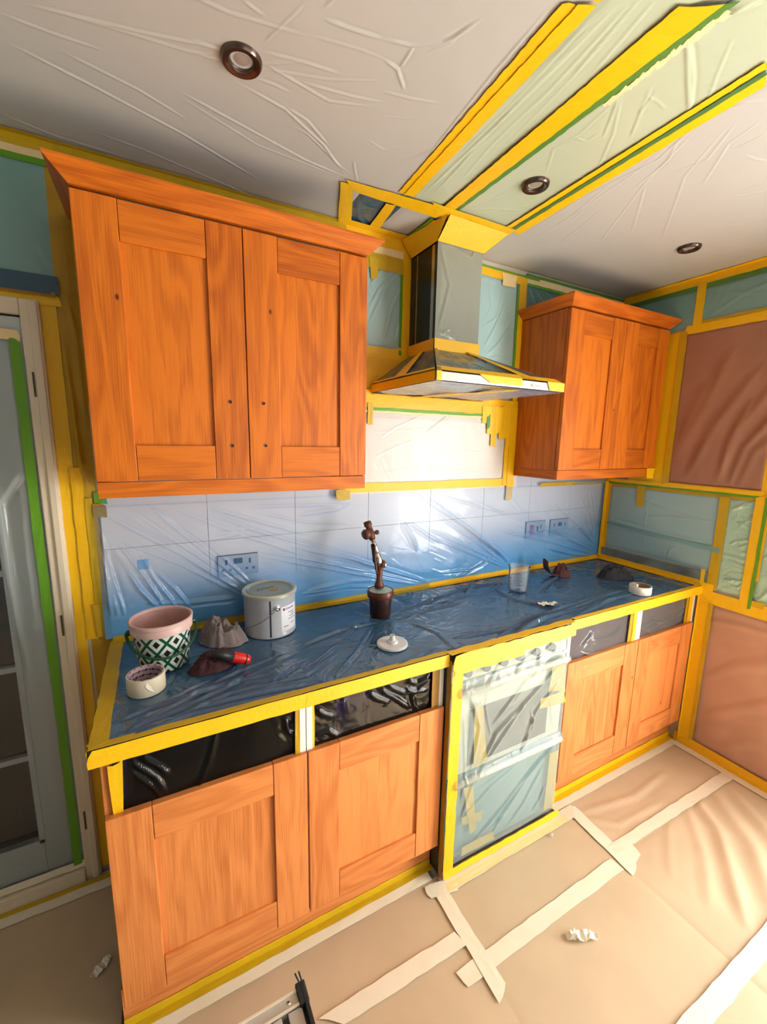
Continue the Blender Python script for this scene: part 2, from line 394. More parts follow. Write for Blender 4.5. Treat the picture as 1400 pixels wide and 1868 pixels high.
AX = {'y': (0, 2, 1), 'x': (1, 2, 0), 'z': (0, 1, 2)}     # u axis, v axis, normal axis
def axc(a, b, fa, fb, res, coarse=.06):
    out = []
    if a < fa: out += list(np.linspace(a, fa, max(2, int((fa-a)/coarse)+1)))[:-1]
    out += list(np.linspace(fa, fb, max(2, int((fb-fa)/res)+1)))
    if fb < b: out += list(np.linspace(fb, b, max(2, int((b-fb)/coarse)+1)))[1:]
    return np.array(out)
def fold_field(U, V, folds):
    H = np.zeros_like(U)
    for pts, wd, amp in folds:
        best = np.full(U.shape, 1e9); tt = np.zeros_like(U); side = np.zeros_like(U)
        L_ = [0]
        for a, b in zip(pts[:-1], pts[1:]): L_.append(L_[-1] + math.hypot(b[0]-a[0], b[1]-a[1]))
        tot = max(L_[-1], 1e-6)
        for k, (a, b) in enumerate(zip(pts[:-1], pts[1:])):
            dx, dy = b[0]-a[0], b[1]-a[1]; l2 = dx*dx + dy*dy + 1e-12
            t = np.clip(((U-a[0])*dx + (V-a[1])*dy) / l2, 0, 1)
            d = np.hypot(U - a[0] - t*dx, V - a[1] - t*dy)
            s = ((U-a[0])*dy - (V-a[1])*dx) / math.sqrt(l2)
            m = d < best; best = np.where(m, d, best); side = np.where(m, s, side); tt = np.where(m, (L_[k] + t*(L_[k+1]-L_[k]))/tot, tt)
        tp = np.clip(np.minimum(tt, 1-tt) * 6, 0.0, 1) ** .7
        ww = wd * (.55 + .45 * tp)
        H += amp * tp * (np.exp(-(best/ww)**2) - .35*np.exp(-((side - 2.1*ww)/ww)**2) * (best < 4*wd))
    return H
def waves(U, V, amp, n, scale, seed, stretch=(1, 1)):
    rs = np.random.RandomState(seed); H = np.zeros_like(U)
    for k in range(n):
        a = rs.uniform(0, 2*PI); f = scale * rs.uniform(.6, 1.8); ph = rs.uniform(0, 2*PI)
        H += np.sin(f*(np.cos(a)*U*stretch[0] + np.sin(a)*V*stretch[1]) + ph + 1.5*np.sin(f*.4*(U*np.sin(a*2) + V*np.cos(a*3)) + ph))
    return amp * H / max(1, n**.5)
def sheet(name, parent, m, ax, val, sgn, us, vs, folds=(), off=.004, amp=.0015, wscale=6, seed=1, stretch=(1,1), pin=True, extra=None, kind=None, label=None):
    """thin sheet on the plane ax=val standing off by 'off' towards sgn, with pleats as real relief"""
    U, V = np.meshgrid(us, vs, indexing='ij')
    H = off + waves(U, V, amp, 6, wscale, seed, stretch) + fold_field(U, V, folds)
    if extra is not None: H = H + extra(U, V)
    if pin:
        d = np.minimum(np.minimum(U-us[0], us[-1]-U), np.minimum(V-vs[0], vs[-1]-V)); k = np.clip(d/.02, 0, 1)
        H = H*k + .0012*(1-k)
    H = np.maximum(H, .0008)
    iu, iv, inn = AX[ax]; P = np.zeros((U.size, 3)); P[:, iu] = U.ravel(); P[:, iv] = V.ravel(); P[:, inn] = val + sgn*H.ravel()
    nu, nv = len(us), len(vs)
    idx = np.arange(nu*nv).reshape(nu, nv); q = np.stack([idx[:-1,:-1], idx[1:,:-1], idx[1:,1:], idx[:-1,1:]], -1).reshape(-1, 4)
    flip = {'y': 1, 'x': -1, 'z': -1}[ax] * -sgn      # face winding towards the room
    if flip < 0: q = q[:, ::-1]
    me = bpy.data.meshes.new(name); me.vertices.add(len(P)); me.vertices.foreach_set('co', P.ravel())
    me.loops.add(q.size); me.loops.foreach_set('vertex_index', q.ravel().astype(np.int32))
    me.polygons.add(len(q)); me.polygons.foreach_set('loop_start', np.arange(0, q.size, 4, dtype=np.int32))
    me.polygons.foreach_set('loop_total', np.full(len(q), 4, dtype=np.int32)); me.update(calc_edges=True)
    return link(name, me, m, parent, smooth=True, kind=kind, label=label)
TK = [0]
def strip(parent, m, ax, val, sgn, A0, A1, B0, B1, off=.0035, thick=.0009, name='masking_tape', label=None, n=None, wob=.0012, torn=True):
    """masking tape: long edges A0-A1 and B0-B1 given in plane coordinates (u, v)"""
    TK[0] += 1; rs = random.Random(TK[0]*13+5)
    ln = max(math.dist(A0, A1), math.dist(B0, B1)); n = n or max(3, min(60, int(ln/.04)))
    iu, iv, inn = AX[ax]; V = []; F = []
    off = off + .0004*(TK[0] % 5)
    for i in range(n+1):
        t = i/n; ea = rs.uniform(-wob, wob); eb = rs.uniform(-wob, wob); h1, h2, h3 = (rs.uniform(0, .0012) for _ in range(3))
        te = (rs.uniform(-.004, .004) / max(ln, .05)) if torn and i in (0, n) else 0
        for j in range(4):
            s = j/3
            uu = (A0[0]+(A1[0]-A0[0])*(t+te*j))*(1-s) + (B0[0]+(B1[0]-B0[0])*(t-te*j))*s
            vv = (A0[1]+(A1[1]-A0[1])*(t+te*j))*(1-s) + (B0[1]+(B1[1]-B0[1])*(t-te*j))*s
            if j == 0: uu += ea; vv += ea
            if j == 3: uu += eb; vv += eb
            for layer in (0, 1):
                p = [0, 0, 0]; p[iu] = uu; p[iv] = vv; p[inn] = val + sgn*(off + (h1, h2, h3, h1)[j]*.8 + (thick if layer else 0)); V.append(p)
    def ix(i, j, l): return i*8 + j*2 + l
    for i in range(n):
        for j in range(3):
            F.append((ix(i,j,1), ix(i+1,j,1), ix(i+1,j+1,1), ix(i,j+1,1))); F.append((ix(i,j,0), ix(i,j+1,0), ix(i+1,j+1,0), ix(i+1,j,0)))
        F.append((ix(i,0,0), ix(i+1,0,0), ix(i+1,0,1), ix(i,0,1))); F.append((ix(i,3,0), ix(i,3,1), ix(i+1,3,1), ix(i+1,3,0)))
    for j in range(3):
        F.append((ix(0,j,0), ix(0,j,1), ix(0,j+1,1), ix(0,j+1,0))); F.append((ix(n,j,0), ix(n,j+1,0), ix(n,j+1,1), ix(n,j,1)))
    me = mesh(name, V, F); bm = bmesh.new(); bm.from_mesh(me); bmesh.ops.recalc_face_normals(bm, faces=bm.faces[:]); bm.to_mesh(me); bm.free()
    return link(name, me, m, parent, label=label)
def rstrip(parent, m, ax, val, sgn, u0, u1, v0, v1, **k):
    """axis-aligned tape, running along its longer side"""
    if abs(u1-u0) >= abs(v1-v0): return strip(parent, m, ax, val, sgn, (u0,v0), (u1,v0), (u0,v1), (u1,v1), **k)
    return strip(parent, m, ax, val, sgn, (u0,v0), (u0,v1), (u1,v0), (u1,v1), **k)
def pstrip(parent, m, ax, val, sgn, a0, a1, b0, b1, **k):
    iu, iv, _ = AX[ax]; q = [at(p[0], p[1], ax, val) for p in (a0, a1, b0, b1)]
    return strip(parent, m, ax, val, sgn, *[(p[iu], p[iv]) for p in q], **k)
def pf(ax, val, lst):
    """folds measured in the photograph, laid on their plane: (points, width, height)"""
    iu, iv, _ = AX[ax]; out = []
    for pts, wd, amp in lst:
        q = [at(x, y, ax, val) for x, y in pts]; out.append(([(p[iu], p[iv]) for p in q], wd, amp))
    return out

# ------------------------------------------------------------------ the setting
H = 2.4615; XL = -4.3; YF = -3.1
box('floor', (XL, YF, -.08), (0, 0.0, -.004), 'floor_slab', kind='structure')
box('ceiling', (XL-.1, YF-.1, H), (.1, .1, H+.1), 'ceiling_paint', kind='structure')
DX0, DX1, DZ = -3.58, -2.795, 1.975
boxes('wall_back', [((XL, 0, -.08), (DX0, .1, H)), ((DX1, 0, -.08), (0, .1, H)), ((DX0, 0, DZ), (DX1, .1, H)), ((DX0, .06, -.08), (DX1, .1, DZ))], 'wall_paint', kind='structure')
wb = [o for o in COL.objects if o.name == 'wall_back'][0]
boxes('wall_right', [((0, -1.40, -.08), (.1, .1, H)), ((0, YF, 2.08), (.1, -1.40, H)), ((0, YF-.1, -.08), (.1, -2.72, 2.08)), ((0, -2.72, -.08), (.1, -1.40, .0))], 'wall_paint', kind='structure')
box('wall_left', (XL-.1, YF-.1, -.08), (XL, .1, H), 'wall_far', kind='structure')
boxes('wall_front', [((XL, YF-.1, -.08), (-2.12, YF, H)), ((-.58, YF-.1, -.08), (0, YF, H)), ((-2.12, YF-.1, -.08), (-.58, YF, .52)), ((-2.12, YF-.1, 2.08), (-.58, YF, H))], 'wall_far', kind='structure')
# tiles, each its own piece of the back wall
def tile(u0, u1, z0, z1): box('tile', (u0+.0008, -.007, z0+.0008), (u1-.0008, .0, z1-.0008), 'tile_glaze', wb, bevel=.0008)
boxes('grout', [((-2.655, -.003, .985), (-.0, .0, 1.72))], 'grout', wb)
for zr in ((.985, 1.24), (1.24, 1.49)):
    x = -2.655
    for x1 in (-2.652, -2.319, -1.985, -1.652, -1.319, -.986, -.653, -.32, 0.0):
        if x1 - x > .02: tile(x, x1, *zr)
        x = x1
for x0, x1 in ((-1.8, -1.652), (-1.652, -1.319), (-1.319, -.986), (-.986, -.80)): tile(x0, x1, 1.49, 1.72)

# glazed door in the back wall
dr = bpy.data.objects.new('door_1', None); COL.objects.link(dr); dr['kind'] = 'structure'
cols = [(-3.50, -3.215), (-3.195, -2.908)]; rows = [(.215, .528), (.548, .855), (.875, 1.18), (1.20, 1.51), (1.53, 1.84)]
box('stile', (-2.908, -.002, .06), (-2.799, .035, 1.964), 'white_gloss', dr, bevel=.002)
box('stile', (-3.575, -.002, .06), (-3.50, .035, 1.955), 'white_gloss', dr, bevel=.002)
box('rail', (-3.50, -.002, .06), (-2.908, .035, .215), 'white_gloss', dr, bevel=.002)
box('rail', (-3.50, -.002, 1.84), (-2.908, .035, 1.964), 'white_gloss', dr, bevel=.002)
for k in range(4): box('glazing_bar', (-3.50, .002, rows[k][1]), (-2.908, .03, rows[k+1][0]), 'white_gloss', dr, bevel=.003)
for k in range(5): box('glazing_bar', (-3.215, .003, rows[k][0]), (-3.195, .029, rows[k][1]), 'white_gloss', dr, bevel=.003)
for c in cols:
    for r in rows: box('pane', (c[0], .02, r[0]), (c[1], .026, r[1]), 'dark_room_pane', dr)
boxes('bead', [((-2.920, -.006, .205), (-2.904, .004, 1.85)), ((-3.5, -.006, .203), (-2.905, .004, .218))], 'white_gloss', dr)
tr = bpy.data.objects.new('trim_1', None); COL.objects.link(tr); tr['kind'] = 'structure'
box('architrave', (-2.800, -.020, .0), (-2.752, .0, 2.015), 'architrave', tr, bevel=.004)
box('architrave', (DX0-.05, -.0195, 1.968), (-2.8003, .0, 2.015), 'architrave', tr, bevel=.004)
box('architrave_bead', (-2.778, -.028, .0), (-2.756, -.018, 2.01), 'architrave', tr, bevel=.004)
for px_, py_ in ((73, 702), (121, 1140), (160, 1495)):
    q_ = at(px_, py_, 'y', -.022); box('hinge', (-2.786, -.0245, q_.z-.036), (-2.781, -.0195, q_.z+.036), 'bronze_ring', tr, bevel=.001)
box('threshold', (DX0, -.03, 0), (-2.80, .03, .055), 'architrave', tr, bevel=.003)
# openings the daylight comes through (behind and beside the camera)
wn = bpy.data.objects.new('window_1', None); COL.objects.link(wn); wn['kind'] = 'structure'
for nm, lo, hi in (('frame', (-2.12, YF-.08, .52), (-2.06, YF-.02, 2.08)), ('frame', (-.64, YF-.08, .52), (-.58, YF-.02, 2.08)), ('frame', (-2.06, YF-.08, .52), (-.64, YF-.02, .58)), ('frame', (-2.06, YF-.08, 2.02), (-.64, YF-.02, 2.08)), ('mullion', (-1.38, YF-.08, .58), (-1.32, YF-.02, 2.02))):
    box(nm, lo, hi, 'white_board', wn, bevel=.003)
d2 = bpy.data.objects.new('door_2', None); COL.objects.link(d2); d2['kind'] = 'structure'
for nm, lo, hi in (('frame', (.02, -1.46, 0), (.08, -1.40, 2.08)), ('frame', (.02, -2.72, 0), (.08, -2.66, 2.08)), ('frame', (.02, -2.66, 2.02), (.08, -1.46, 2.08)), ('frame', (.02, -2.66, 0), (.08, -1.46, .05))):
    box(nm, lo, hi, 'white_board', d2, bevel=.003)

# upstand of dark stone along both walls
up = thing('stone_upstand', 'low grey speckled stone upstand running round the back of the worktop', 'upstand')
box('upstand_length', (-2.655, -.020, .912), (-.022, -.0075, .985), 'upstand_stone', up, bevel=.002)
box('upstand_length', (-.020, -.612, .912), (-.001, -.0005, .985), 'upstand_stone', up, bevel=.002)

# ------------------------------------------------------------------ cabinets
def oak_door(parent, x0, x1, z0, z1, yf, pre, sw=.1, holes=(), rh=.1, label=None):
    """shaker door, front at yf; stiles proud of rails, panel recessed"""
    th = .02
    d = box('door', (x0+sw-.008, yf+.009, z0+rh-.008), (x1-sw+.008, yf+.016, z1-rh+.008), pre+'p', parent, label=label)
    def sub(nm, lo, hi, m, bv=.0016):
        o = box(nm, lo, hi, m, d, bevel=bv); o.location = o.location - d.location; return o
    sub('stile', (x0, yf, z0), (x0+sw-.0012, yf+th, z1), pre+'v'); sub('stile', (x1-sw+.0012, yf, z0), (x1, yf+th, z1), pre+'v')
    sub('rail', (x0+sw, yf+.0012, z1-rh), (x1-sw, yf+th, z1-.0005), pre+'h'); sub('rail', (x0+sw, yf+.0012, z0+.0005), (x1-sw, yf+th, z0+rh), pre+'h')
    for hx, hz in holes:
        o = lathe('screw_hole', [(0, 0), (.0028, 0), (.0045, .0006), (.0050, .0016)], 'black', d, seg=12); o.rotation_euler = (PI/2, 0, 0)
        o.location = Vector((hx, yf-.0004, hz)) - d.location
    return d
def cornice(parent, x0, x1, yb, yf, z0, z1, out, rk=1.0):
    """mitred flared cornice: front and returns are separate lengths"""
    h = z1 - z0
    def prof(): return [(0, 0), (out, h-.006), (out, h), (-.02, h), (-.02, 0)]
    P = prof()
    def run(a, b, na, nb, name):      # a,b base points (x,y), na/nb outward offset directions at the mitres
        V = []; 
        for base, nn in ((a, na), (b, nb)):
            for o_, zz in P: V.append((base[0]+nn[0]*o_, base[1]+nn[1]*o_, z0+zz))
        n = len(P); F = [tuple(range(n))[::-1], tuple(range(n, 2*n))] + [(i, (i+1)%n, n+(i+1)%n, n+i) for i in range(n)]
        me = mesh(name, V, F); bm = bmesh.new(); bm.from_mesh(me); bmesh.ops.recalc_face_normals(bm, faces=bm.faces[:]); bm.to_mesh(me); bm.free()
        return me
    link('cornice', run((x0, yf), (x1, yf), (-1, -1), (rk, -1), 'cornice'), 'oak_upper_h', parent)
    link('cornice', run((x0, yb), (x0, yf), (-1, 0), (-1, -1), 'cornice'), 'oak_upper_y', parent)
    link('cornice', run((x1, yf), (x1, yb), (rk, -1), (rk, 0), 'cornice'), 'oak_upper_y', parent)
def wall_cabinet(x0, xm, x1, label, holes, wallside=False):
    t = thing('wall_cabinet', label, 'cabinet', (0, 0, 0))
    yc = -.277; z0, z1 = 1.497, 2.226
    box('side_panel', (x0, yc, z0-.001), (x0+.018, -.002, z1), 'oak_upper_v', t); box('side_panel', (x1-.018, yc, z0-.001), (x1, -.002, z1), 'oak_upper_v', t)
    box('base_panel', (x0+.018, yc, z0), (x1-.018, -.002, z0+.018), 'oak_upper_h', t); box('top_panel', (x0+.018, yc, z1-.018), (x1-.018, -.002, z1), 'oak_upper_h', t)
    box('back_panel', (x0+.018, -.010, z0+.018), (x1-.018, -.002, z1-.018), 'oak_upper_h', t)
    oak_door(t, x0, xm-.0015, z0+.002, z1-.004, -.299, 'oak_upper_', holes=holes[0]); oak_door(t, xm+.0015, x1, z0+.002, z1-.004, -.299, 'oak_upper_', holes=holes[1])
    box('pelmet', (x0, -.296, 1.452), (x1, -.278, 1.4965), 'oak_upper_h', t, bevel=.001)
    box('pelmet', (x0, -.278, 1.452), (x0+.018, -.002, 1.4955), 'oak_upper_y', t, bevel=.001)
    box('pelmet', (x1-.018, -.278, 1.452), (x1, -.002, 1.4955), 'oak_upper_y', t, bevel=.001)
    cornice(t, x0-.001, x1+.001 if not wallside else x1-.004, -.002, -.301, 2.2300, 2.272, .041, .5 if wallside else 1.0)
    return t
def hp(px, py): p = at(px, py, 'y', -.3); return (p.x, p.z)
wall_cabinet(-2.6215, -2.2125, -1.8085, 'large oak wall cabinet with two doors, left of the cooker hood', ([hp(420, 733), hp(424, 813)], [hp(481, 736), hp(485, 813)]))
wall_cabinet(-.7995, -.3945, -.026, 'oak wall cabinet in the right corner with dark left side, right of the cooker hood', ([], []), wallside=True)

def base_cabinet(x0, x1, label, endl=False, dx0=None, dx1=None):
    t = thing('base_cabinet', label, 'cabinet', (0, 0, 0))
    yc = -.575; dx0 = dx0 if dx0 is not None else x0; dx1 = dx1 if dx1 is not None else x1
    box('side_panel', (x0, -.590 if x0 > -2.6 else yc+.03, .139), (x0+.0175, -.03, .866), 'white_board' if x0 > -2.6 else 'inside_shade', t); box('side_panel', (x1-.0175, -.590, .139), (x1, -.03, .866), 'white_board', t)
    box('base_panel', (x0+.016, yc, .139), (x1-.016, -.03, .157), 'inside_shade', t); box('back_panel', (x0+.016, -.045, .157), (x1-.016, -.03, .866), 'inside_shade', t)
    box('shade_liner', (x0+.0165, yc+.03, .158), (x0+.0195, -.05, .85), 'inside_shade', t); box('shade_liner', (x1-.0195, yc+.03, .158), (x1-.0165, -.05, .85), 'inside_shade', t)  # thin black sheets added over the inner faces as painted shade
    box('shade_liner', (x0+.019, yc+.02, .8655), (x1-.019, -.05, .8665), 'inside_shade', t)
    box('shelf', (x0+.02, yc+.12, .55), (x1-.02, -.05, .566), 'inside_shade', t)
    oak_door(t, dx0+.002, dx1-.002, .139, .709, -.6015, 'oak_base_')
    if endl: box('end_panel', (x0-.0195, -.5795, .139), (x0-.0005, -.03, .866), 'oak_base_v', t, bevel=.001)
    return t
base_cabinet(-2.6205, -2.1345, 'oak base cabinet at the left end, empty drawer gap above its knotty door', True, -2.6405, -2.1335)
base_cabinet(-2.1315, -1.637, 'oak base cabinet left of the covered cooker, with swirling grain on its door', False, -2.1325, -1.6365)
base_cabinet(-1.000, -.5045, 'oak base cabinet just right of the covered cooker', False, -1.000, -.5035)
base_cabinet(-.5015, -.020, 'oak base cabinet in the right corner beside the brown-papered wall', False, -.5025, -.030)
bb = box('storage_box', (-1.97, -.40, .5665), (-1.83, -.22, .70), 'box_blue', None, bevel=.006); tag(bb, 'dark blue box dimly seen inside the cabinet behind the clear plastic', 'box')
for nm, x0, x1, lb in (('plinth', -2.650, -1.637, 'oak plinth under the two left base cabinets'), ('plinth', -1.005, -.003, 'oak plinth under the two right base cabinets')):
    t = thing(nm, lb, 'plinth'); box('plinth_board', (x0, -.552, .0), (x1, -.534, .138), 'oak_base_h', t, bevel=.001)
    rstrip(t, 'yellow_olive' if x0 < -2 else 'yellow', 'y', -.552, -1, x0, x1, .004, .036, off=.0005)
# worktop
wt = thing('worktop', 'long dark stone worktop wrapped under blue plastic', 'worktop')
box('worktop_slab', (-2.655, -.612, .868), (-.002, -.002, .9105), 'granite', wt, bevel=.003)

# ------------------------------------------------------------------ films and tapes: worktop
WZ = .9105
wf = thing('plastic_sheet', 'blue plastic sheet covering the whole worktop, edged with yellow tape', 'plastic sheet')
F_ = []
def wfold(pts, wd=.005, amp=.004): F_.extend(pf('z', WZ+.005, [(pts, wd, amp)]))
for p in ([(205,1342),(330,1290),(470,1225),(600,1165)], [(215,1350),(350,1300),(520,1262)], [(235,1330),(360,1262),(500,1225)], [(200,1320),(300,1280),(380,1240)],
          [(300,1315),(420,1262),(560,1230),(620,1190)], [(260,1300),(330,1272),(460,1228)], [(350,1290),(470,1262),(590,1240)], [(380,1250),(430,1225),(520,1190)],
          [(420,1245),(500,1240),(560,1200)], [(560,1185),(620,1165),(668,1130)], [(610,1235),(650,1190),(680,1140)], [(560,1220),(610,1180),(660,1170)],
          [(525,1100),(590,1085),(660,1075)], [(540,1180),(620,1150),(690,1135)], [(700,1133),(760,1118),(850,1098)], [(700,1125),(770,1100),(860,1070),(940,1062)],
          [(740,1130),(800,1100),(870,1085)], [(745,1135),(790,1150),(830,1185)], [(820,1165),(900,1150),(960,1138)], [(840,1180),(930,1160),(1010,1120)],
          [(760,1105),(820,1080),(900,1062)], [(890,1175),(960,1130),(1050,1100)], [(905,1180),(990,1130),(1090,1090),(1160,1070)], [(930,1165),(1010,1115),(1110,1080)],
          [(1060,1120),(1110,1095),(1170,1078)], [(1040,1130),(1090,1100),(1130,1090)], [(900,1072),(940,1095),(1030,1110)], [(960,1150),(1000,1125),(1060,1108)],
          [(640,1240),(720,1215),(800,1180)], [(480,1300),(560,1270),(700,1235)], [(300,1355),(400,1320),(520,1290)], [(980,1080),(1000,1062),(1030,1045)],
          [(1040,1060),(1100,1050),(1180,1050)], [(870,1060),(850,1085),(800,1110)], [(930,1045),(905,1075),(860,1095)], [(1120,1050),(1180,1060),(1230,1075)]):
    wfold(p, random.uniform(.004, .007), random.uniform(.005, .009))
rs = random.Random(3)
for k in range(46):
    a = (rs.uniform(-2.6, -.1), rs.uniform(-.58, -.05)); an = rs.uniform(-.5, .7); l = rs.uniform(.05, .22)
    F_.append(([a, (a[0]+l*math.cos(an)*.5, a[1]+l*math.sin(an)*.5+.006), (a[0]+l*math.cos(an), a[1]+l*math.sin(an))], .003, rs.uniform(.0008, .0022)))
sheet('film', wf, 'film_worktop', 'z', WZ, 1, np.linspace(-2.652, -.021, 640), np.linspace(-.608, -.021, 145), F_, off=.0035, amp=.0014, wscale=14, seed=4, stretch=(.6, 1.5))
# front drop of the sheet is hidden by tape; tape along edges
YW = -.612
def front_tape(x0, x1, m='yellow', z0=.868, z1=.9125):
    rstrip(wf, m, 'y', YW, -1, x0, x1, z0, z1, off=.0008, wob=.0008)
front_tape(-2.657, -2.130); front_tape(-2.14, -1.634); front_tape(-1.025, -.50); front_tape(-.51, -.001)
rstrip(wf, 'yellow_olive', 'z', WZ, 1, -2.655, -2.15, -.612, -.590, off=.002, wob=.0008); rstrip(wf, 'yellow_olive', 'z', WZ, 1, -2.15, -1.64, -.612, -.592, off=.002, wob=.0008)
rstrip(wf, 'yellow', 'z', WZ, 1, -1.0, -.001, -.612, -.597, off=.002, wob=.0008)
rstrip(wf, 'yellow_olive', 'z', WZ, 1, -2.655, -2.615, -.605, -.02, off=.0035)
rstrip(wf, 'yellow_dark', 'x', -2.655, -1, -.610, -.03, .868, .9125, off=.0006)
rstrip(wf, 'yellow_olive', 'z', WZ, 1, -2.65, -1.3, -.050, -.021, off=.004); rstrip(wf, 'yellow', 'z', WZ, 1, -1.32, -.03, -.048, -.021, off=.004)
rstrip(wf, 'yellow', 'z', WZ, 1, -.062, -.021, -.60, -.03, off=.004)
rstrip(wf, 'yellow', 'x', -.0205, -1, -.60, -.03, .914, .940, off=.0006)

# splashback film
sp = thing('plastic_sheet', 'pale blue plastic sheet pleated over the tiled splashback above the worktop', 'plastic sheet')
SF = []
def sf(pts, wd=.006, amp=.005): SF.extend(pf('y', -.03, [(pts, wd, amp)]))
for p in ([(452,1085),(330,1010),(185,935)], [(450,1078),(345,1003),(225,920)], [(455,1072),(360,995),(262,915)], [(448,1090),(330,1030),(215,985)], [(460,1066),(380,990),(300,940),(255,918)],
          [(300,1105),(262,1050),(215,990)], [(325,1110),(285,1060),(250,1000)], [(290,1110),(255,1075),(232,1040)], [(350,1110),(320,1075),(275,1035)], [(205,1125),(190,1050),(165,960)], [(215,1125),(200,1060),(180,1000)], [(228,1125),(205,1050),(178,960)],
          [(782,1063),(640,1018),(460,965),(370,930)], [(780,1060),(650,1022),(500,990),(420,975)], [(775,1065),(640,1035),(460,1003)], [(770,1068),(640,1045),(480,1015)], [(700,1055),(560,1015),(400,960),(300,918)],
          [(470,935),(560,953),(640,955)], [(450,925),(540,922),(640,920)], [(540,940),(610,930),(640,918)], [(380,925),(470,950),(560,975)], [(460,960),(430,975),(380,985)],
          [(935,1030),(850,960),(745,892)], [(930,1025),(860,965),(770,900)], [(925,1030),(850,975),(790,935)], [(940,1028),(880,985),(800,925)], [(930,1035),(860,1000),(770,960)], [(925,1036),(860,1010),(800,985)],
          [(1085,1004),(960,945),(840,915),(768,892)], [(1086,998),(980,960),(900,930),(850,905)], [(1080,1010),(1010,990),(900,965)], [(1085,992),(1050,955),(1010,920)], [(1084,985),(1075,940),(1060,910)], [(1088,975),(1082,930),(1076,890)], [(1080,1003),(1040,985),(990,975),(935,960)],
          [(735,950),(755,985),(762,1005)], [(745,952),(780,975),(805,990)], [(800,1045),(860,1040),(910,1010)], [(830,1055),(880,1030),(905,1000)], [(560,1080),(640,1060),(700,1058)], [(550,1085),(640,1070),(690,1070)], [(260,1100),(340,1100),(440,1090)],
          [(930,905),(950,930),(990,950)], [(1000,1000),(1040,1010),(1080,1015)]):
    sf(p, random.uniform(.0045, .008), random.uniform(.007, .013))
rs = random.Random(9)
for k in range(60):
    a = (rs.uniform(-2.6, -.05), rs.uniform(.96, 1.36)); an = rs.uniform(2.2, 2.9); l = rs.uniform(.04, .18)
    SF.append(([a, (a[0]+l*math.cos(an), a[1]+l*math.sin(an))], .004, rs.uniform(.0006, .0018)))
SX0 = -2.668
sheet('film', sp, 'film_splash', 'y', -.020, -1, np.linspace(SX0, -.022, 640), np.linspace(.925, 1.392, 125), SF, off=.006, amp=.002, wscale=9, seed=5)
sheet('film', sp, 'film_splash', 'y', -.020, -1, np.linspace(-2.64, -1.80, 180), np.linspace(1.388, 1.450, 14), [f for f in SF if max(q[1] for q in f[0]) > 1.36], off=.006, amp=.002, wscale=9, seed=5, pin=False)
sheet('film', sp, 'film_splash', 'y', -.020, -1, np.linspace(-.78, -.022, 160), np.linspace(1.388, 1.450, 14), [f for f in SF if max(q[1] for q in f[0]) > 1.36], off=.006, amp=.002, wscale=9, seed=5, pin=False)
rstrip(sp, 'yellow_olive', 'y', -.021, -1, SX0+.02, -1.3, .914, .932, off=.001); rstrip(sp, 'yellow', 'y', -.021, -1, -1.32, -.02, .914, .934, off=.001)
pstrip(sp, 'yellow_olive', 'y', -.021, -1, (612,893), (612,911), (637,893), (637,913), off=.010, n=3)
rstrip(sp, 'yellow_olive', 'y', -.021, -1, -.60, -.02, 1.385, 1.405, off=.002)

# yellow masked piece of wall between the door frame and the cabinets
yw = thing('plastic_sheet', 'narrow yellowed film and tape between the white door and the cabinets', 'plastic sheet')
YB = []
for p in ([(100,560),(140,800),(150,900)], [(110,600),(150,850),(160,890)], [(120,540),(138,600),(160,780)], [(125,920),(150,1050),(185,1150)], [(118,900),(140,1000),(165,1120)]): YB.extend(pf('y', 0, [(p, .008, .006)]))
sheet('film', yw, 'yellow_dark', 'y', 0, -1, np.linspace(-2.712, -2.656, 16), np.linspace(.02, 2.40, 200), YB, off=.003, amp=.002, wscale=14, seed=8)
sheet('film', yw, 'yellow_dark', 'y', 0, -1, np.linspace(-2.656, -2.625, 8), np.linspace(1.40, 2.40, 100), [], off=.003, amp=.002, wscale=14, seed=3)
rstrip(yw, 'yellow', 'y', 0, -1, -2.752, -2.712, 1.0, 2.03, off=.002); rstrip(yw, 'yellow', 'y', 0, -1, -2.752, -2.722, .02, 1.02, off=.0025)
rstrip(yw, 'yellow', 'y', 0, -1, -2.722, -2.690, .93, 1.52, off=.006)
rstrip(yw, 'yellow_olive', 'y', 0, -1, -2.69, -2.668, .95, 1.42, off=.008)
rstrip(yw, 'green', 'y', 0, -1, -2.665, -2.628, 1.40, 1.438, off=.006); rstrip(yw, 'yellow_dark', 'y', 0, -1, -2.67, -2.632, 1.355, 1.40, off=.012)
pstrip(yw, 'yellow_olive', 'y', 0, -1, (170,1100), (180,1160), (195,1100), (203,1160), off=.012, n=3)

# above the door
ad = thing('plastic_sheet', 'dark teal plastic sheet on the wall above the white door', 'plastic sheet')
rs = random.Random(21)
AF = pf('y', 0, [([(60,465),(80,490),(98,515)], .004, .004), ([(70,450),(85,475),(100,500)], .004, .004), ([(10,330),(40,360),(70,400)], .004, .003), ([(0,360),(30,395),(95,420)], .004, .002), ([(50,420),(70,450),(96,470)], .004, .003)])
sheet('film', ad, 'film_teal', 'y', 0, -1, axc(-4.28, -2.705, -2.95, -2.705, .006), np.linspace(2.08, 2.39, 52), AF, off=.004, amp=.002, wscale=10, seed=2)
sheet('hem', ad, 'film_blue_hem', 'y', 0, -1, axc(-4.28, -2.70, -2.95, -2.70, .006), np.linspace(2.038, 2.09, 10), [], off=.009, amp=.002, wscale=20, seed=2, pin=False)
rstrip(ad, 'yellow', 'y', 0, -1, -4.28, -2.70, 2.006, 2.036, off=.004); rstrip(ad, 'yellow_dark', 'y', 0, -1, -4.28, -2.71, 2.03, 2.045, off=.009)
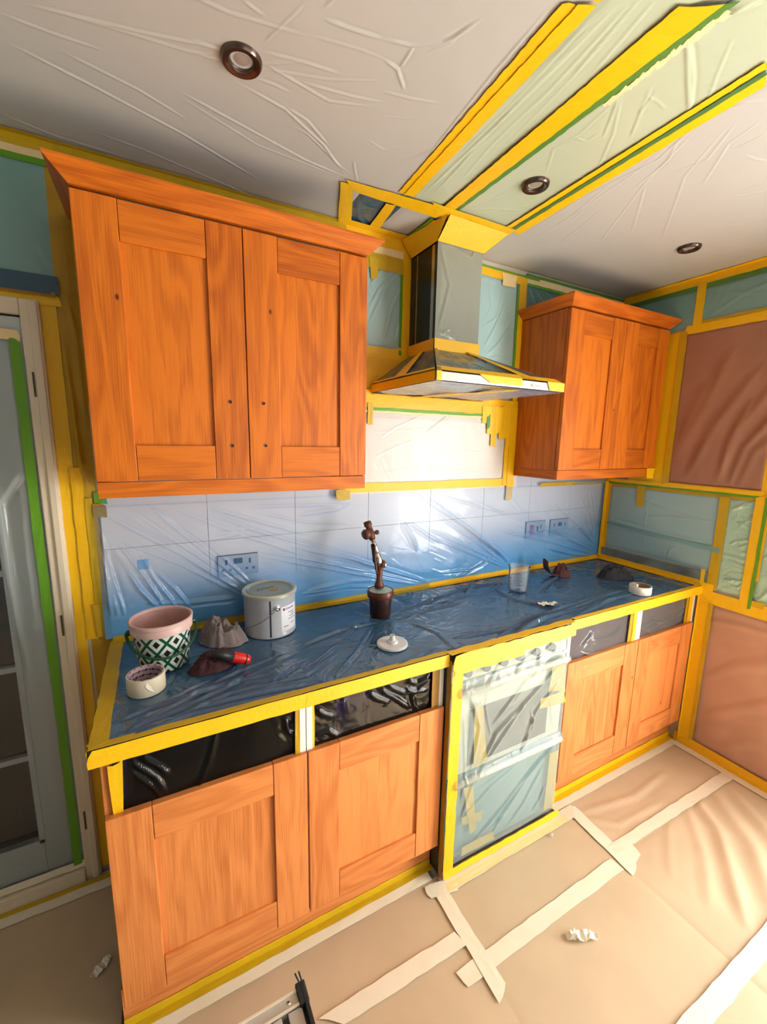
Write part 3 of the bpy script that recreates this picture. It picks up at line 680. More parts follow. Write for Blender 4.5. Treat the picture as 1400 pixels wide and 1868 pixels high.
rstrip(ad, 'green', 'y', 0, -1, -4.28, -2.64, 2.386, 2.403, off=.003); rstrip(ad, 'cream_yellow', 'y', 0, -1, -4.28, -2.66, 2.403, 2.428, off=.001)

# tape run where the back wall meets the ceiling
ct = thing('plastic_sheet', 'dark teal sheet high on the wall above the large left cabinet, edged in yellow', 'plastic sheet')
sheet('film', ct, 'film_teal_dark', 'y', 0, -1, np.linspace(-2.66, -1.78, 90), np.linspace(2.275, 2.40, 14), [], off=.003, amp=.002, seed=4)
rstrip(ct, 'yellow_olive', 'y', 0, -1, -4.28, -2.66, 2.425, 2.457, off=.003); rstrip(ct, 'yellow_olive', 'y', 0, -1, -2.68, -1.76, 2.425, 2.457, off=.003)
rstrip(ct, 'cream_yellow', 'y', 0, -1, -2.66, -1.76, 2.40, 2.425, off=.002)

# door film
df = thing('plastic_sheet', 'clear plastic sheet over the white glazed door, held by green tape', 'plastic sheet')
DFf = pf('y', 0, [([(0,880),(12,980),(28,1080),(45,1200)], .006, .006), ([(0,930),(20,905),(52,855)], .004, .005), ([(0,870),(14,960),(40,1120),(60,1260)], .005, .005), ([(70,1060),(95,1110),(100,1180)], .003, .003), ([(40,1130),(80,1150),(100,1180)], .003, .003), ([(0,1240),(30,1260),(60,1400)], .004, .003), ([(20,1560),(60,1575),(85,1592)], .005, .005), ([(8,1300),(14,1340),(20,1390)], .003,.003)])
sheet('film', df, 'film_door', 'y', -.008, -1, axc(-3.56, -2.826, -3.05, -2.826, .005), axc(.075, 1.925, .10, 1.6, .007), DFf, off=.005, amp=.0015, wscale=6, seed=12)
rstrip(df, 'green', 'y', -.008, -1, -2.832, -2.806, .075, 1.90, off=.004, n=40); rstrip(df, 'cream_yellow', 'y', -.008, -1, -3.56, -2.806, 1.895, 1.925, off=.005); rstrip(df, 'cream', 'y', -.008, -1, -3.56, -2.80, .06, .088, off=.005)

# around the hood, back wall
lh = thing('plastic_sheet', 'pale pleated sheet on the wall between left cabinet and hood chimney', 'plastic sheet')
LF = pf('y', 0, [([(745,495),(715,560),(700,620)], .004, .006), ([(740,485),(700,530),(672,590)], .004, .006), ([(738,560),(727,600),(722,622)], .005, .006), ([(742,520),(735,580),(731,625)], .004, .005), ([(730,480),(690,530),(673,560)], .004, .005), ([(700,485),(690,500),(674,520)], .004, .005)])
sheet('film', lh, 'film_pale', 'y', 0, -1, np.linspace(-1.80, -1.505, 60), np.linspace(2.005, 2.335, 66), LF, off=.005, amp=.002, wscale=10, seed=6)
rstrip(lh, 'yellow_olive', 'y', 0, -1, -1.80, -1.50, 2.315, 2.375, off=.006); rstrip(lh, 'yellow', 'y', 0, -1, -1.80, -1.49, 2.405, 2.457, off=.002); rstrip(lh, 'cream_yellow', 'y', 0, -1, -1.80, -1.49, 2.37, 2.405, off=.001)
rstrip(lh, 'green', 'y', 0, -1, -1.513, -1.497, 1.99, 2.37, off=.003); rstrip(lh, 'yellow', 'y', 0, -1, -1.500, -1.462, 1.95, 2.457, off=.003)
for k, z in enumerate((1.99, 1.94, 1.89, 1.84, 1.79)): rstrip(lh, 'yellow', 'y', 0, -1, -1.80, -1.47+.02*(k % 2), z-.022, z+.030, off=.002+.0006*(k % 3))
pstrip(lh, 'yellow_olive', 'y', 0, -1, (672,470), (676,510), (690,470), (687,510), off=.008, n=3)

rh = thing('plastic_sheet', 'light teal sheet on the wall between hood chimney and right cabinet', 'plastic sheet')
RF = pf('y', 0, [([(925,545),(900,600),(878,640)], .004, .005), ([(918,530),(905,580),(875,600)], .003, .004), ([(935,590),(905,630),(885,650)], .004, .005), ([(890,500),(895,560),(880,590)], .003, .003), ([(930,660),(905,650),(890,655)], .003, .003)])
sheet('film', rh, 'film_pale', 'y', 0, -1, np.linspace(-1.44, -.835, 110), np.linspace(1.86, 2.40, 100), RF, off=.005, amp=.002, wscale=8, seed=16)
rstrip(rh, 'yellow', 'y', 0, -1, -1.235, -.79, 2.395, 2.430, off=.006); rstrip(rh, 'cream_yellow', 'y', 0, -1, -.95, -.865, 2.37, 2.425, off=.008); rstrip(rh, 'green', 'y', 0, -1, -1.235, -.70, 2.430, 2.440, off=.006)
rstrip(rh, 'green', 'y', 0, -1, -.848, -.832, 1.80, 2.39, off=.006); rstrip(rh, 'yellow', 'y', 0, -1, -.834, -.785, 2.27, 2.44, off=.005); rstrip(rh, 'yellow', 'y', 0, -1, -.834, -.8005, 1.42, 2.28, off=.005)

uh = thing('plastic_sheet', 'white sheet over the tiles below the cooker hood, ragged yellow tape at its corner', 'plastic sheet')
UF = pf('y', 0, [([(690,800),(720,780),(765,760)], .003, .002), ([(775,790),(800,770),(830,748)], .003, .003), ([(680,835),(720,815),(760,800)], .003, .002), ([(860,745),(872,765),(884,778)], .003, .004), ([(865,742),(880,760),(888,775)], .003, .004), ([(700,860),(800,850),(880,865)], .003, .002), ([(670,790),(740,785),(800,780)], .002, .0015), ([(785,830),(785,850),(783,870)], .002, .002), ([(785,825),(830,822),(880,825)], .002, .002)])
sheet('film', uh, 'film_white', 'y', -.007, -1, np.linspace(-1.80, -.86, 190), np.linspace(1.43, 1.765, 80), UF, off=.004, amp=.001, wscale=6, seed=26)
rstrip(uh, 'yellow', 'y', -.007, -1, -1.80, -.80, 1.760, 1.835, off=.004); rstrip(uh, 'green', 'y', -.007, -1, -1.80, -1.0, 1.750, 1.764, off=.006); rstrip(uh, 'cream_yellow', 'y', -.007, -1, -1.80, -1.0, 1.741, 1.751, off=.005)
rstrip(uh, 'yellow', 'y', -.007, -1, -1.80, -.79, 1.397, 1.437, off=.005)
rstrip(uh, 'yellow', 'y', -.007, -1, -.872, -.835, 1.40, 1.70, off=.006); rstrip(uh, 'yellow', 'y', -.007, -1, -.845, -.8005, 1.32, 1.80, off=.008)
for x0, x1, zb in ((-1.035, -.995, 1.715), (-1.0, -.965, 1.665), (-.972, -.94, 1.605), (-.945, -.915, 1.668), (-.922, -.89, 1.64), (-.90, -.86, 1.645), (-.868, -.83, 1.60)):
    rstrip(uh, 'yellow', 'y', -.007, -1, x0, x1, zb, 1.80, off=.009)
rstrip(uh, 'green_dull', 'y', -.007, -1, -1.005, -.985, 1.69, 1.75, off=.0105)
rstrip(uh, 'yellow_olive', 'y', -.007, -1, -1.665, -1.64, 1.69, 1.78, off=.009)
rc = thing('plastic_sheet', 'dark green sheet on the wall above the right cabinet', 'plastic sheet')
RCF = pf('y', 0, [([(965,520),(972,540),(980,560)], .004, .005), ([(975,518),(985,540),(995,552)], .004, .005), ([(985,522),(1005,540),(1020,545)], .004, .004), ([(960,530),(962,545),(964,560)], .003, .004)])
sheet('film', rc, 'film_teal_dark', 'y', 0, -1, np.linspace(-.79, -.01, 120), np.linspace(2.272, 2.40, 22), RCF, off=.004, amp=.002, seed=14)
rstrip(rc, 'green', 'y', 0, -1, -.79, -.01, 2.398, 2.41, off=.004); rstrip(rc, 'cream_yellow', 'y', 0, -1, -.79, -.01, 2.41, 2.44, off=.003); rstrip(rc, 'green_dull', 'y', 0, -1, -.79, -.01, 2.44, 2.455, off=.003)

# ------------------------------------------------------------------ right wall
def RW(px, py): p = at(px, py, 'x', 0); return p.y, p.z
rt = thing('plastic_sheet', 'teal sheet along the top of the right wall, crossed by yellow tape', 'plastic sheet')
RTF = [([(-.95, 2.28), (-.7, 2.30), (-.5, 2.36)], .005, .003), ([(-.8, 2.38), (-.6, 2.33), (-.46, 2.26)], .004, .003), ([(-.36, 2.25), (-.30, 2.30), (-.12, 2.36)], .005, .004), ([(-.38, 2.24), (-.34, 2.28), (-.22, 2.30)], .004, .004)]
sheet('film', rt, 'film_teal', 'x', 0, -1, np.linspace(-1.5, -.02, 150), np.linspace(2.22, 2.405, 24), RTF, off=.004, amp=.002, wscale=7, seed=33)
rstrip(rt, 'yellow', 'x', 0, -1, -1.5, -.005, 2.420, 2.458, off=.004); rstrip(rt, 'green_dull', 'x', 0, -1, -1.5, -.005, 2.398, 2.420, off=.005)
rstrip(rt, 'yellow', 'x', 0, -1, -.435, -.395, 2.20, 2.425, off=.006); rstrip(rt, 'yellow', 'x', 0, -1, -1.5, -.36, 2.190, 2.232, off=.006); rstrip(rt, 'yellow_olive', 'x', 0, -1, -1.5, -.43, 2.232, 2.246, off=.007)
rb = thing('brown_paper', 'reddish brown paper taped over the upper right wall beside the cabinet', 'masking paper')
RBF = [(pts, wd*1.3, amp*.42) for pts, wd, amp in (([(-.42, 1.6), (-.50, 1.8), (-.60, 2.1)], .02, .012), ([(-.46, 1.45), (-.58, 1.75), (-.72, 2.0)], .016, .012), ([(-.60, 1.44), (-.66, 1.7), (-.80, 1.95)], .014, .012),
      ([(-.66, 1.44), (-.70, 1.62), (-.84, 1.85)], .012, .016), ([(-.62, 1.5), (-.63, 1.65), (-.70, 1.85)], .012, .010), ([(-.70, 1.44), (-.74, 1.6), (-.9, 1.75)], .014, .012), ([(-.40, 1.55), (-.42, 1.7), (-.5, 1.95)], .02, .010), ([(-.52, 1.44), (-.52, 1.6), (-.56, 1.8)], .02, .006))]
sheet('paper_sheet', rb, 'paper_wall', 'x', 0, -1, np.linspace(-.80, -.36, 90), np.linspace(1.42, 2.20, 156), RBF, off=.006, amp=.003, wscale=4, seed=40)
sheet('paper_sheet', rb, 'paper_wall', 'x', 0, -1, np.linspace(-1.5, -.82, 50), np.linspace(1.42, 2.20, 60), [], off=.006, amp=.003, wscale=4, seed=41)
rstrip(rb, 'yellow', 'x', 0, -1, -.372, -.255, 1.38, 2.21, off=.006, n=40); rstrip(rb, 'yellow_olive', 'x', 0, -1, -.378, -.345, 1.42, 2.20, off=.010)
rstrip(rb, 'yellow', 'x', 0, -1, -.37, -.15, 1.395, 1.52, off=.004); rstrip(rb, 'yellow', 'y', -.2965, -1, -.085, -.020, 1.440, 1.497, off=.0010)
rstrip(rb, 'yellow', 'x', 0, -1, -.83, -.785, 1.0, 2.20, off=.008); rstrip(rb, 'yellow', 'x', 0, -1, -1.5, -.30, 1.405, 1.425, off=.008)
# tape band between the cabinet and the right wall panels
ml = thing('plastic_sheet', 'blue-grey sheet on the right wall just above the worktop, yellow border', 'plastic sheet')
MF = [(p, w_, a_) for p, w_, a_ in (([(-.05, 1.16), (-.30, 1.14), (-.60, 1.13)], .008, .006), ([(-.05, 1.12), (-.35, 1.12), (-.66, 1.11)], .005, .005), ([(-.10, 1.34), (-.35, 1.28), (-.6, 1.24)], .004, .003), ([(-.2, 1.2), (-.4, 1.24), (-.62, 1.25)], .004, .003), ([(-.42, 1.0), (-.43, 1.06), (-.45, 1.08)], .004, .004), ([(-.28, 1.36), (-.28, 1.2), (-.28, 1.0)], .003, .002))]
sheet('film', ml, 'film_pale', 'x', 0, -1, np.linspace(-.66, -.022, 130), np.linspace(.99, 1.385, 80), MF, off=.005, amp=.0015, wscale=8, seed=44)
strip(ml, 'film_teal', 'x', 0, -1, (-.05, 1.150), (-.665, 1.118), (-.05, 1.138), (-.665, 1.096), off=.010, name='rolled_fold')
rstrip(ml, 'yellow', 'x', 0, -1, -.052, -.006, .93, 1.44, off=.008); rstrip(ml, 'yellow', 'y', -.0205, -1, -.044, -.004, .93, 1.40, off=.012)
rstrip(ml, 'yellow_olive', 'x', 0, -1, -.80, -.04, 1.372, 1.392, off=.007); rstrip(ml, 'green', 'x', 0, -1, -1.2, -.02, 1.388, 1.400, off=.009); rstrip(ml, 'yellow', 'x', 0, -1, -.80, -.02, 1.400, 1.420, off=.010)
rstrip(ml, 'yellow_olive', 'x', 0, -1, -.26, -.215, 1.27, 1.39, off=.011)
rstrip(ml, 'yellow', 'x', 0, -1, -.618, -.600, .90, 1.0, off=.022)
mr_ = thing('plastic_sheet', 'crinkled mint green sheet between yellow strips on the right wall', 'plastic sheet')
rs = random.Random(77); CF2 = []
for k in range(26):
    a = (rs.uniform(-.77, -.68), rs.uniform(.93, 1.36)); an = rs.uniform(-.6, 1.0); l = rs.uniform(.04, .10)
    CF2.append(([a, (a[0]-l*math.cos(an), a[1]+l*math.sin(an))], .005, rs.uniform(.003, .008)))
CF2.append(([(-.66, 1.09), (-.72, 1.09), (-.78, 1.08)], .008, .006))
sheet('film', mr_, 'film_mint_wall', 'x', 0, -1, np.linspace(-.79, -.655, 40), np.linspace(.905, 1.375, 110), CF2, off=.008, amp=.003, wscale=14, seed=55)
rstrip(mr_, 'yellow_olive', 'x', 0, -1, -.672, -.628, .90, 1.38, off=.010); rstrip(mr_, 'yellow', 'x', 0, -1, -.812, -.772, .85, 1.40, off=.012); rstrip(mr_, 'green', 'x', 0, -1, -.822, -.808, .86, 1.40, off=.013)
m3 = thing('plastic_sheet', 'mint green sheet at the right edge of the photo, above the yellow band', 'plastic sheet')
sheet('film', m3, 'film_mint_wall', 'x', 0, -1, np.linspace(-1.5, -.815, 100), np.linspace(.86, 1.39, 80), [([(-.83, .88), (-.88, .98), (-.95, 1.1)], .006, .006), ([(-.83, 1.1), (-.9, 1.2), (-1.0, 1.25)], .005, .005)], off=.008, amp=.002, wscale=9, seed=56)
rstrip(m3, 'yellow', 'x', 0, -1, -1.5, -.60, .826, .892, off=.010); rstrip(m3, 'yellow', 'x', 0, -1, -.66, -.585, .84, .93, off=.012); rstrip(m3, 'yellow_olive', 'x', 0, -1, -.87, -.82, .875, .905, off=.013)
lp = thing('brown_paper', 'pinkish brown paper taped over the lower right wall down to the floor', 'masking paper')
LPF = [(p, w_*1.2, a_*.6) for p, w_, a_ in (([(-.68, .2), (-.85, .35), (-1.1, .55)], .03, .014), ([(-.66, .12), (-.8, .2), (-1.0, .3)], .03, .012), ([(-.66, .4), (-.8, .55), (-1.05, .68)], .03, .010), ([(-.66, .74), (-.8, .76), (-1.0, .77)], .012, .008), ([(-.8, .1), (-.9, .2), (-1.1, .28)], .02, .012))]
sheet('paper_sheet', lp, 'paper_low', 'x', 0, -1, axc(-1.5, -.655, -1.1, -.655, .006), np.linspace(.05, .83, 120), LPF, off=.008, amp=.005, wscale=4, seed=60)
rstrip(lp, 'yellow', 'x', 0, -1, -.665, -.60, .02, .87, off=.011, n=40); rstrip(lp, 'yellow_olive', 'x', 0, -1, -.672, -.652, .06, .83, off=.013); rstrip(lp, 'yellow', 'x', 0, -1, -1.5, -.58, .006, .060, off=.012)

# ------------------------------------------------------------------ ceiling sheets
CZ = H
def cc(lst): return pf('z', CZ, [(p, random.uniform(.0022, .0030) if len(x) == 0 else x[0]*.52, random.uniform(.0012, .0022) if len(x) < 2 else x[1]*.42) for p, *x in lst])
CL = cc([([(45,5),(250,55),(400,85)],), ([(110,20),(340,90),(405,100)],), ([(0,68),(170,155),(330,240),(480,330)], .005, .006), ([(0,22),(100,60),(190,90)],), ([(110,90),(250,160),(340,215)],), ([(320,160),(440,225),(560,290),(635,322)], .005, .006),
  ([(330,175),(470,262),(620,320)],), ([(430,145),(520,195),(590,260),(632,318)], .005, .006), ([(520,190),(560,215),(600,262)],), ([(480,90),(560,110),(622,130)],), ([(482,112),(545,108)],), ([(485,122),(600,140),(690,142)],), ([(550,145),(640,170),(700,182)], .005, .006),
  ([(590,28),(650,50),(700,65)], .006, .006), ([(570,60),(660,85),(700,102)],), ([(555,0),(520,35),(480,75)],), ([(443,-5),(460,8),(482,24)],), ([(645,290),(648,310),(652,328)],), ([(700,65),(750,77),(810,72),(830,62),(880,28)], .006, .007), ([(700,102),(725,120),(738,160)], .006, .006), ([(755,78),(745,95),(730,118)],),
  ([(700,162),(750,175),(805,185)],), ([(700,208),(750,212),(785,202)],), ([(1012,0),(900,130),(790,270),(715,298)], .005, .006), ([(775,92),(820,75),(835,60)],), ([(480,110),(600,180),(680,190)],), ([(470,140),(500,150),(530,165)],), ([(350,70),(410,90)],), ([(360,95),(405,108),(420,130)],),
  ([(0,205),(100,245),(215,280)],), ([(330,355),(450,370),(520,372)],), ([(150,230),(260,270),(400,330),(480,365)],), ([(640,318),(560,240),(530,225)],), ([(240,-60),(420,20),(560,60)],), ([(650,-80),(620,-20),(590,10)],), ([(670,250),(700,270),(735,262)],), ([(20,270),(130,300),(250,330)],)])
cl = thing('ceiling_sheet', 'large white creased plastic sheet on the ceiling left of the yellow lines', 'plastic sheet')
XA = -1.675
sheet('film', cl, 'film_ceiling', 'z', H, -1, axc(-4.28, -1.80, -2.85, -1.80, .0030), axc(-3.08, -.004, -1.15, -.004, .0030), CL, off=.004, amp=.0012, wscale=4, seed=70, pin=False)
sheet('film', cl, 'film_ceiling', 'z', H, -1, np.linspace(-1.80, XA, 42), axc(-3.08, -.27, -1.15, -.27, .0030), CL, off=.004, amp=.0012, wscale=4, seed=70, pin=False)
pstrip(cl, 'yellow', 'z', H, -1, (728,346), (1027,-3), (742,350), (1062,-3), off=.007, n=50); pstrip(cl, 'yellow', 'z', H, -1, (738,348), (1055,-3), (757,352), (1092,-3), off=.009, n=50)
strip(cl, 'yellow', 'z', H, -1, (-1.735, -1.02), (-1.735, -3.05), (-1.675, -1.02), (-1.675, -3.05), off=.006)
rstrip(cl, 'yellow_olive', 'z', H, -1, -4.28, -1.78, -.022, -.003, off=.006)
mb = thing('ceiling_sheet', 'pale mint sheet on the ceiling between the first and second yellow lines', 'plastic sheet')
MBF = cc([([(1120,0),(960,165),(800,345)], .004, .005), ([(1130,0),(880,250),(775,350)], .008, .006), ([(1150,0),(1040,120),(960,205)],), ([(1170,0),(1050,130),(850,340)], .004, .004), ([(1180,-20),(1100,70),(1040,140)],), ([(1000,160),(900,260),(840,330)],), ([(1105,0),(930,190),(830,290)],), ([(790,352),(850,290),(900,240)],), ([(1200,-10),(1140,60),(1080,130)],)])
sheet('film', mb, 'film_mint', 'z', H, -1, np.linspace(-1.675, -1.50, 44), axc(-3.08, -.27, -1.20, -.27, .0034), MBF, off=.005, amp=.0015, wscale=6, seed=80)
pstrip(mb, 'yellow', 'z', H, -1, (812,370), (1240,0), (830,377), (1318,0), off=.008, n=50); pstrip(mb, 'green_dull', 'z', H, -1, (828,378), (1290,0), (836,382), (1345,0), off=.006, n=50)
strip(mb, 'yellow', 'z', H, -1, (-1.525, -1.16), (-1.535, -3.05), (-1.455, -1.16), (-1.46, -3.05), off=.007)
mc = thing('ceiling_sheet', 'mint sheet round the middle downlight, between the second and third yellow lines', 'plastic sheet')
MCF = cc([([(1235,-10),(1255,60),(1258,205)], .008, .008), ([(1262,70),(1266,140),(1262,200)], .006, .007), ([(1135,170),(1120,240),(1090,310)],), ([(1140,165),(1060,240),(1010,270),(995,320)],), ([(838,380),(900,378),(960,382)], .005, .006), ([(840,392),(900,384),(980,370)], .004, .005), ([(1190,150),(1178,180),(1165,210)],), ([(1180,170),(1200,180),(1215,195)],), ([(1050,248),(1070,255),(1092,240)],), ([(950,350),(900,365),(840,380)],), ([(1340,60),(1310,130),(1288,195)],), ([(1008,330),(1040,322),(1080,318)],),
  ([(1400,-15),(1330,20),(1240,42),(1190,75)], .008, .009), ([(1240,80),(1200,100),(1150,130)], .005, .007), ([(1100,250),(1120,200),(1130,170)],), ([(1150,250),(1170,200),(1200,160)],), ([(960,320),(920,350),(880,372)],), ([(1390,0),(1360,10),(1330,15)], .008, .008)])
sheet('film', mc, 'film_mint', 'z', H, -1, np.linspace(-1.455, -1.19, 66), axc(-3.08, -.27, -1.20, -.27, .0034), MCF, off=.005, amp=.0015, wscale=6, seed=81)
pstrip(mc, 'yellow', 'z', H, -1, (935,416), (1400,128), (946,424), (1400,147), off=.008, n=50); pstrip(mc, 'green_dull', 'z', H, -1, (931,413), (1400,118), (935,417), (1400,127), off=.009, n=50); pstrip(mc, 'yellow', 'z', H, -1, (922,411), (1400,103), (930,414), (1400,116), off=.007, n=50)
strip(mc, 'yellow', 'z', H, -1, (-1.235, -1.13), (-1.24, -3.05), (-1.16, -1.13), (-1.16, -3.05), off=.006)
pstrip(mc, 'cream_yellow', 'z', H, -1, (1100,184), (1330,8), (1105,190), (1338,16), off=.006, n=40, wob=.004)
cr_ = thing('ceiling_sheet', 'white creased plastic sheet on the ceiling right of the yellow lines', 'plastic sheet')
CRF = cc([([(945,432),(1060,360),(1200,290),(1300,200),(1400,160)], .005, .005), ([(1260,238),(1180,300),(1080,370),(960,470)],), ([(1250,240),(1150,320),(1030,400),(930,470)],), ([(1290,215),(1180,330),(1080,460)],), ([(1340,215),(1250,320),(1205,445)],), ([(1345,220),(1290,290),(1210,320)],), ([(1300,200),(1340,175),(1400,150)], .006, .006), ([(1325,195),(1360,185),(1400,178)], .006, .006),
  ([(1000,430),(980,440),(955,452)],), ([(1330,350),(1400,330)],), ([(1335,358),(1400,345)],), ([(1360,280),(1380,288),(1400,290)],), ([(1320,415),(1400,395)],), ([(1100,380),(1050,420),(1010,450)],), ([(1240,250),(1220,290),(1150,350)],), ([(1180,330),(1160,400),(1150,430)],), ([(1400,210),(1330,260),(1280,340)],), ([(1120,330),(1040,395),(960,440)],), ([(1400,240),(1380,250),(1340,270)],)])
sheet('film', cr_, 'film_ceiling', 'z', H, -1, np.linspace(-1.17, -.005, 340), axc(-3.08, -.004, -1.15, -.004, .0034), CRF, off=.004, amp=.0012, wscale=4, seed=83)
rstrip(cr_, 'yellow', 'z', H, -1, -.035, -.004, -1.5, -.02, off=.006)
# small panels by the chimney with the cross tapes
cs = thing('ceiling_sheet', 'small dark and grey sheet pieces boxed in yellow tape beside the hood chimney top', 'plastic sheet')
sheet('film', cs, 'film_blue_hem', 'z', H, -1, np.linspace(-1.80, -1.63, 34), np.linspace(-.27, -.004, 50), pf('z', H, [([(650,370),(655,395),(668,408)], .005, .006), ([(660,345),(665,370),(690,380)], .004, .004)]), off=.004, amp=.002, seed=90)
sheet('film', cs, 'film_ceiling', 'z', H, -1, np.linspace(-1.63, -1.47, 30), np.linspace(-.27, -.004, 50), [], off=.005, amp=.001, seed=91)
pstrip(cs, 'yellow', 'z', H, -1, (622,326), (617,400), (645,330), (641,406), off=.008)
pstrip(cs, 'yellow', 'z', H, -1, (632,320), (830,378), (646,342), (800,392), off=.010); pstrip(cs, 'yellow', 'z', H, -1, (790,362), (940,412), (800,385), (930,425), off=.012)
pstrip(cs, 'yellow', 'z', H, -1, (705,366), (673,410), (722,371), (690,416), off=.008)
rstrip(cs, 'yellow', 'z', H, -1, -1.80, -1.45, -.045, -.003, off=.009)
pstrip(cs, 'green', 'z', H, -1, (788,392), (738,430), (792,394), (743,433), off=.010)
pstrip(cs, 'yellow', 'z', H, -1, (792,394), (742,432), (815,400), (752,440), off=.012)

# ------------------------------------------------------------------ downlights
def downlight(px, py, label):
    p = at(px, py, 'z', H-.008)
    t = thing('downlight', label, 'light', (p.x, p.y, H-.004))
    lathe('bezel', [(.026, .0), (.027, -.006), (.032, -.010), (.041, -.010), (.044, -.006), (.045, 0)], 'bronze_ring', t)
    lathe('lamp_holder', [(.0265, -.004), (.024, 0.0), (.018, .002)], 'lamp_well', t)
    lathe('lamp', [(0.0, -.002), (.010, -.002), (.017, -.0005), (.018, .003)], 'lamp_face', t)
    return t
downlight(441, 112, 'bronze-rimmed downlight over the left cabinet, nearest and largest in the photo')
downlight(977, 339, 'bronze-rimmed downlight between the yellow taped strips of the ceiling')
downlight(1258, 453, 'small far downlight at the right, above the corner cabinet')

# ------------------------------------------------------------------ cooker hood
hd = thing('cooker_hood', 'chimney cooker hood wrapped in grey film and yellow tape, on the wall between cabinets', 'cooker hood')
hx0, hx1, hyf, hz0, hz1 = -1.645, -1.0385, -.485, 1.829, 1.853
cx0, cx1, cyf, cz0 = -1.462, -1.240, -.200, 1.985
box('chimney', (cx0, cyf, cz0-.01), (cx1, -.008, H-.012), 'steel_dark', hd, bevel=.002)
sheet('chimney_film', hd, 'film_chimney', 'y', cyf, -1, np.linspace(cx0, cx1, 45), np.linspace(cz0+.01, 2.392, 80), pf('y', cyf, [([(795,600),(830,620),(868,640)], .004, .004), ([(800,612),(820,600),(850,640)], .003, .003), ([(798,430),(820,520),(800,600)], .006, .003), ([(870,450),(860,470),(800,435)], .004, .004)]), off=.003, amp=.0012, wscale=9, seed=101)
boxes('seam_strip', [((cx0-.0012, -.185, 2.02), (cx0, -.165, 2.38)), ((cx0-.0012, -.06, 2.02), (cx0, -.055, 2.38))], 'steel', hd)
V = [(hx0,hyf,hz1),(hx1,hyf,hz1),(hx1,-.008,hz1),(hx0,-.008,hz1),(cx0,cyf,cz0),(cx1,cyf,cz0),(cx1,-.008,cz0),(cx0,-.008,cz0)]
def frustum(name, V, m, o=0.0):
    return link(name, mesh(name, V, [(0,1,5,4),(1,2,6,5),(3,0,4,7),(4,5,6,7),(0,3,2,1),(2,3,7,6)]), m, hd)
frustum('canopy', V, 'steel_dark')
# wrapped film on the canopy: subdivided, slightly crumpled shell
def quadpatch(name, a, b, c, d, m, n1=30, n2=16, off=.004, amp=.003, seed=0, parent=hd):
    a, b, c, d = (Vector(q) for q in (a, b, c, d)); nn = (b-a).cross(d-a).normalized(); Vv = []; Ff = []
    for i in range(n1+1):
        for j in range(n2+1):
            s, t = i/n1, j/n2; p = a*(1-s)*(1-t) + b*s*(1-t) + c*s*t + d*(1-s)*t
            e = min(s, 1-s, t, 1-t)*8; e = min(1, e)
            h = off + amp*e*(mnoise.noise(Vector((s*5+seed, t*4, seed))) + .6*abs(mnoise.noise(Vector((s*3+t*9+seed, s*9-t*2, seed+3)))))
            Vv.append(p + nn*h)
    for i in range(n1):
        for j in range(n2): k = i*(n2+1)+j; Ff.append((k, k+n2+1, k+n2+2, k+1))
    return link(name, mesh(name, Vv, Ff), m, parent, smooth=True)
quadpatch('canopy_film', V[0], V[1], V[5], V[4], 'film_hood', seed=1, amp=.006)
quadpatch('canopy_film', V[3], V[0], V[4], V[7], 'film_hood', seed=2, amp=.006)
quadpatch('canopy_film', V[1], V[2], V[6], V[5], 'film_hood', seed=3, amp=.006)
box('rim', (hx0, hyf, hz0-.004), (hx1, -.008, hz1), 'steel', hd, bevel=.002)
quadpatch('rim_film', (hx0, hyf, hz0-.004), (hx1, hyf, hz0-.004), (hx1, hyf, hz1), (hx0, hyf, hz1), 'film_white', 40, 4, .002, .002, 5)
quadpatch('underside_film', (hx0, -.01, hz0-.004), (hx1, -.01, hz0-.004), (hx1, hyf, hz0-.004), (hx0, hyf, hz0-.004), 'film_hood_blue', 40, 30, .003, .007, 6)
def ptape(a, b, c, d, m='yellow', off=.008, seed=0, n1=14, n2=3, amp=.0015): return quadpatch('masking_tape', a, b, c, d, m, n1, n2, off, amp, seed)
hq = lambda px: at(px, 707, 'y', hyf).x
ptape((hx0, hyf, hz1-.002), (hx1, hyf, hz1-.002), (hx1-.02, hyf+.03, hz1+.016), (hx0+.02, hyf+.03, hz1+.016), seed=11, n1=30)
ptape((hx0-.002, -.01, hz0-.006), (hx0-.002, hyf, hz0-.006), (hx0-.002, hyf, hz1+.002), (hx0-.002, -.01, hz1+.002), 'yellow', .002, 12, 20)
ptape((hx0, -.01, hz1-.001), (hx0, hyf, hz1-.001), (hx0+.012, hyf+.02, hz1+.008), (hx0+.012, -.01, hz1+.008), 'yellow', .009, 13, 20)
ptape((hx0+.0, hyf-.001, hz0-.006), (hx0+.02, hyf-.001, hz0-.006), (hx0+.02, hyf-.001, hz1+.002), (hx0, hyf-.001, hz1+.002), 'yellow', .004, 14, 3)
ptape((hq(893), hyf-.001, hz0+.003), (hq(952), hyf-.001, hz0+.003), (hq(950), hyf-.001, hz1+.004), (hq(872), hyf-.001, hz1+.004), 'yellow', .005, 15, 12)
ptape((hq(1002), hyf-.001, hz0-.005), (hx1+.002, hyf-.001, hz0-.005), (hx1+.002, hyf-.001, hz1+.004), (hq(996), hyf-.001, hz1+.004), 'yellow', .006, 16, 6)
def onf(s, t): a, b, c, d = (Vector(V[k]) for k in (0, 1, 5, 4)); return a*(1-s)*(1-t)+b*s*(1-t)+c*s*t+d*(1-s)*t
def onl(s, t): a, b, c, d = (Vector(V[k]) for k in (3, 0, 4, 7)); return a*(1-s)*(1-t)+b*s*(1-t)+c*s*t+d*(1-s)*t
ptape(onf(.66, 0), onf(.76, 0), onf(.80, 1), onf(.70, 1), off=.010, seed=17)
ptape(onl(.42, 0), onl(.60, 0), onl(.66, 1), onl(.48, 1), off=.010, seed=18)
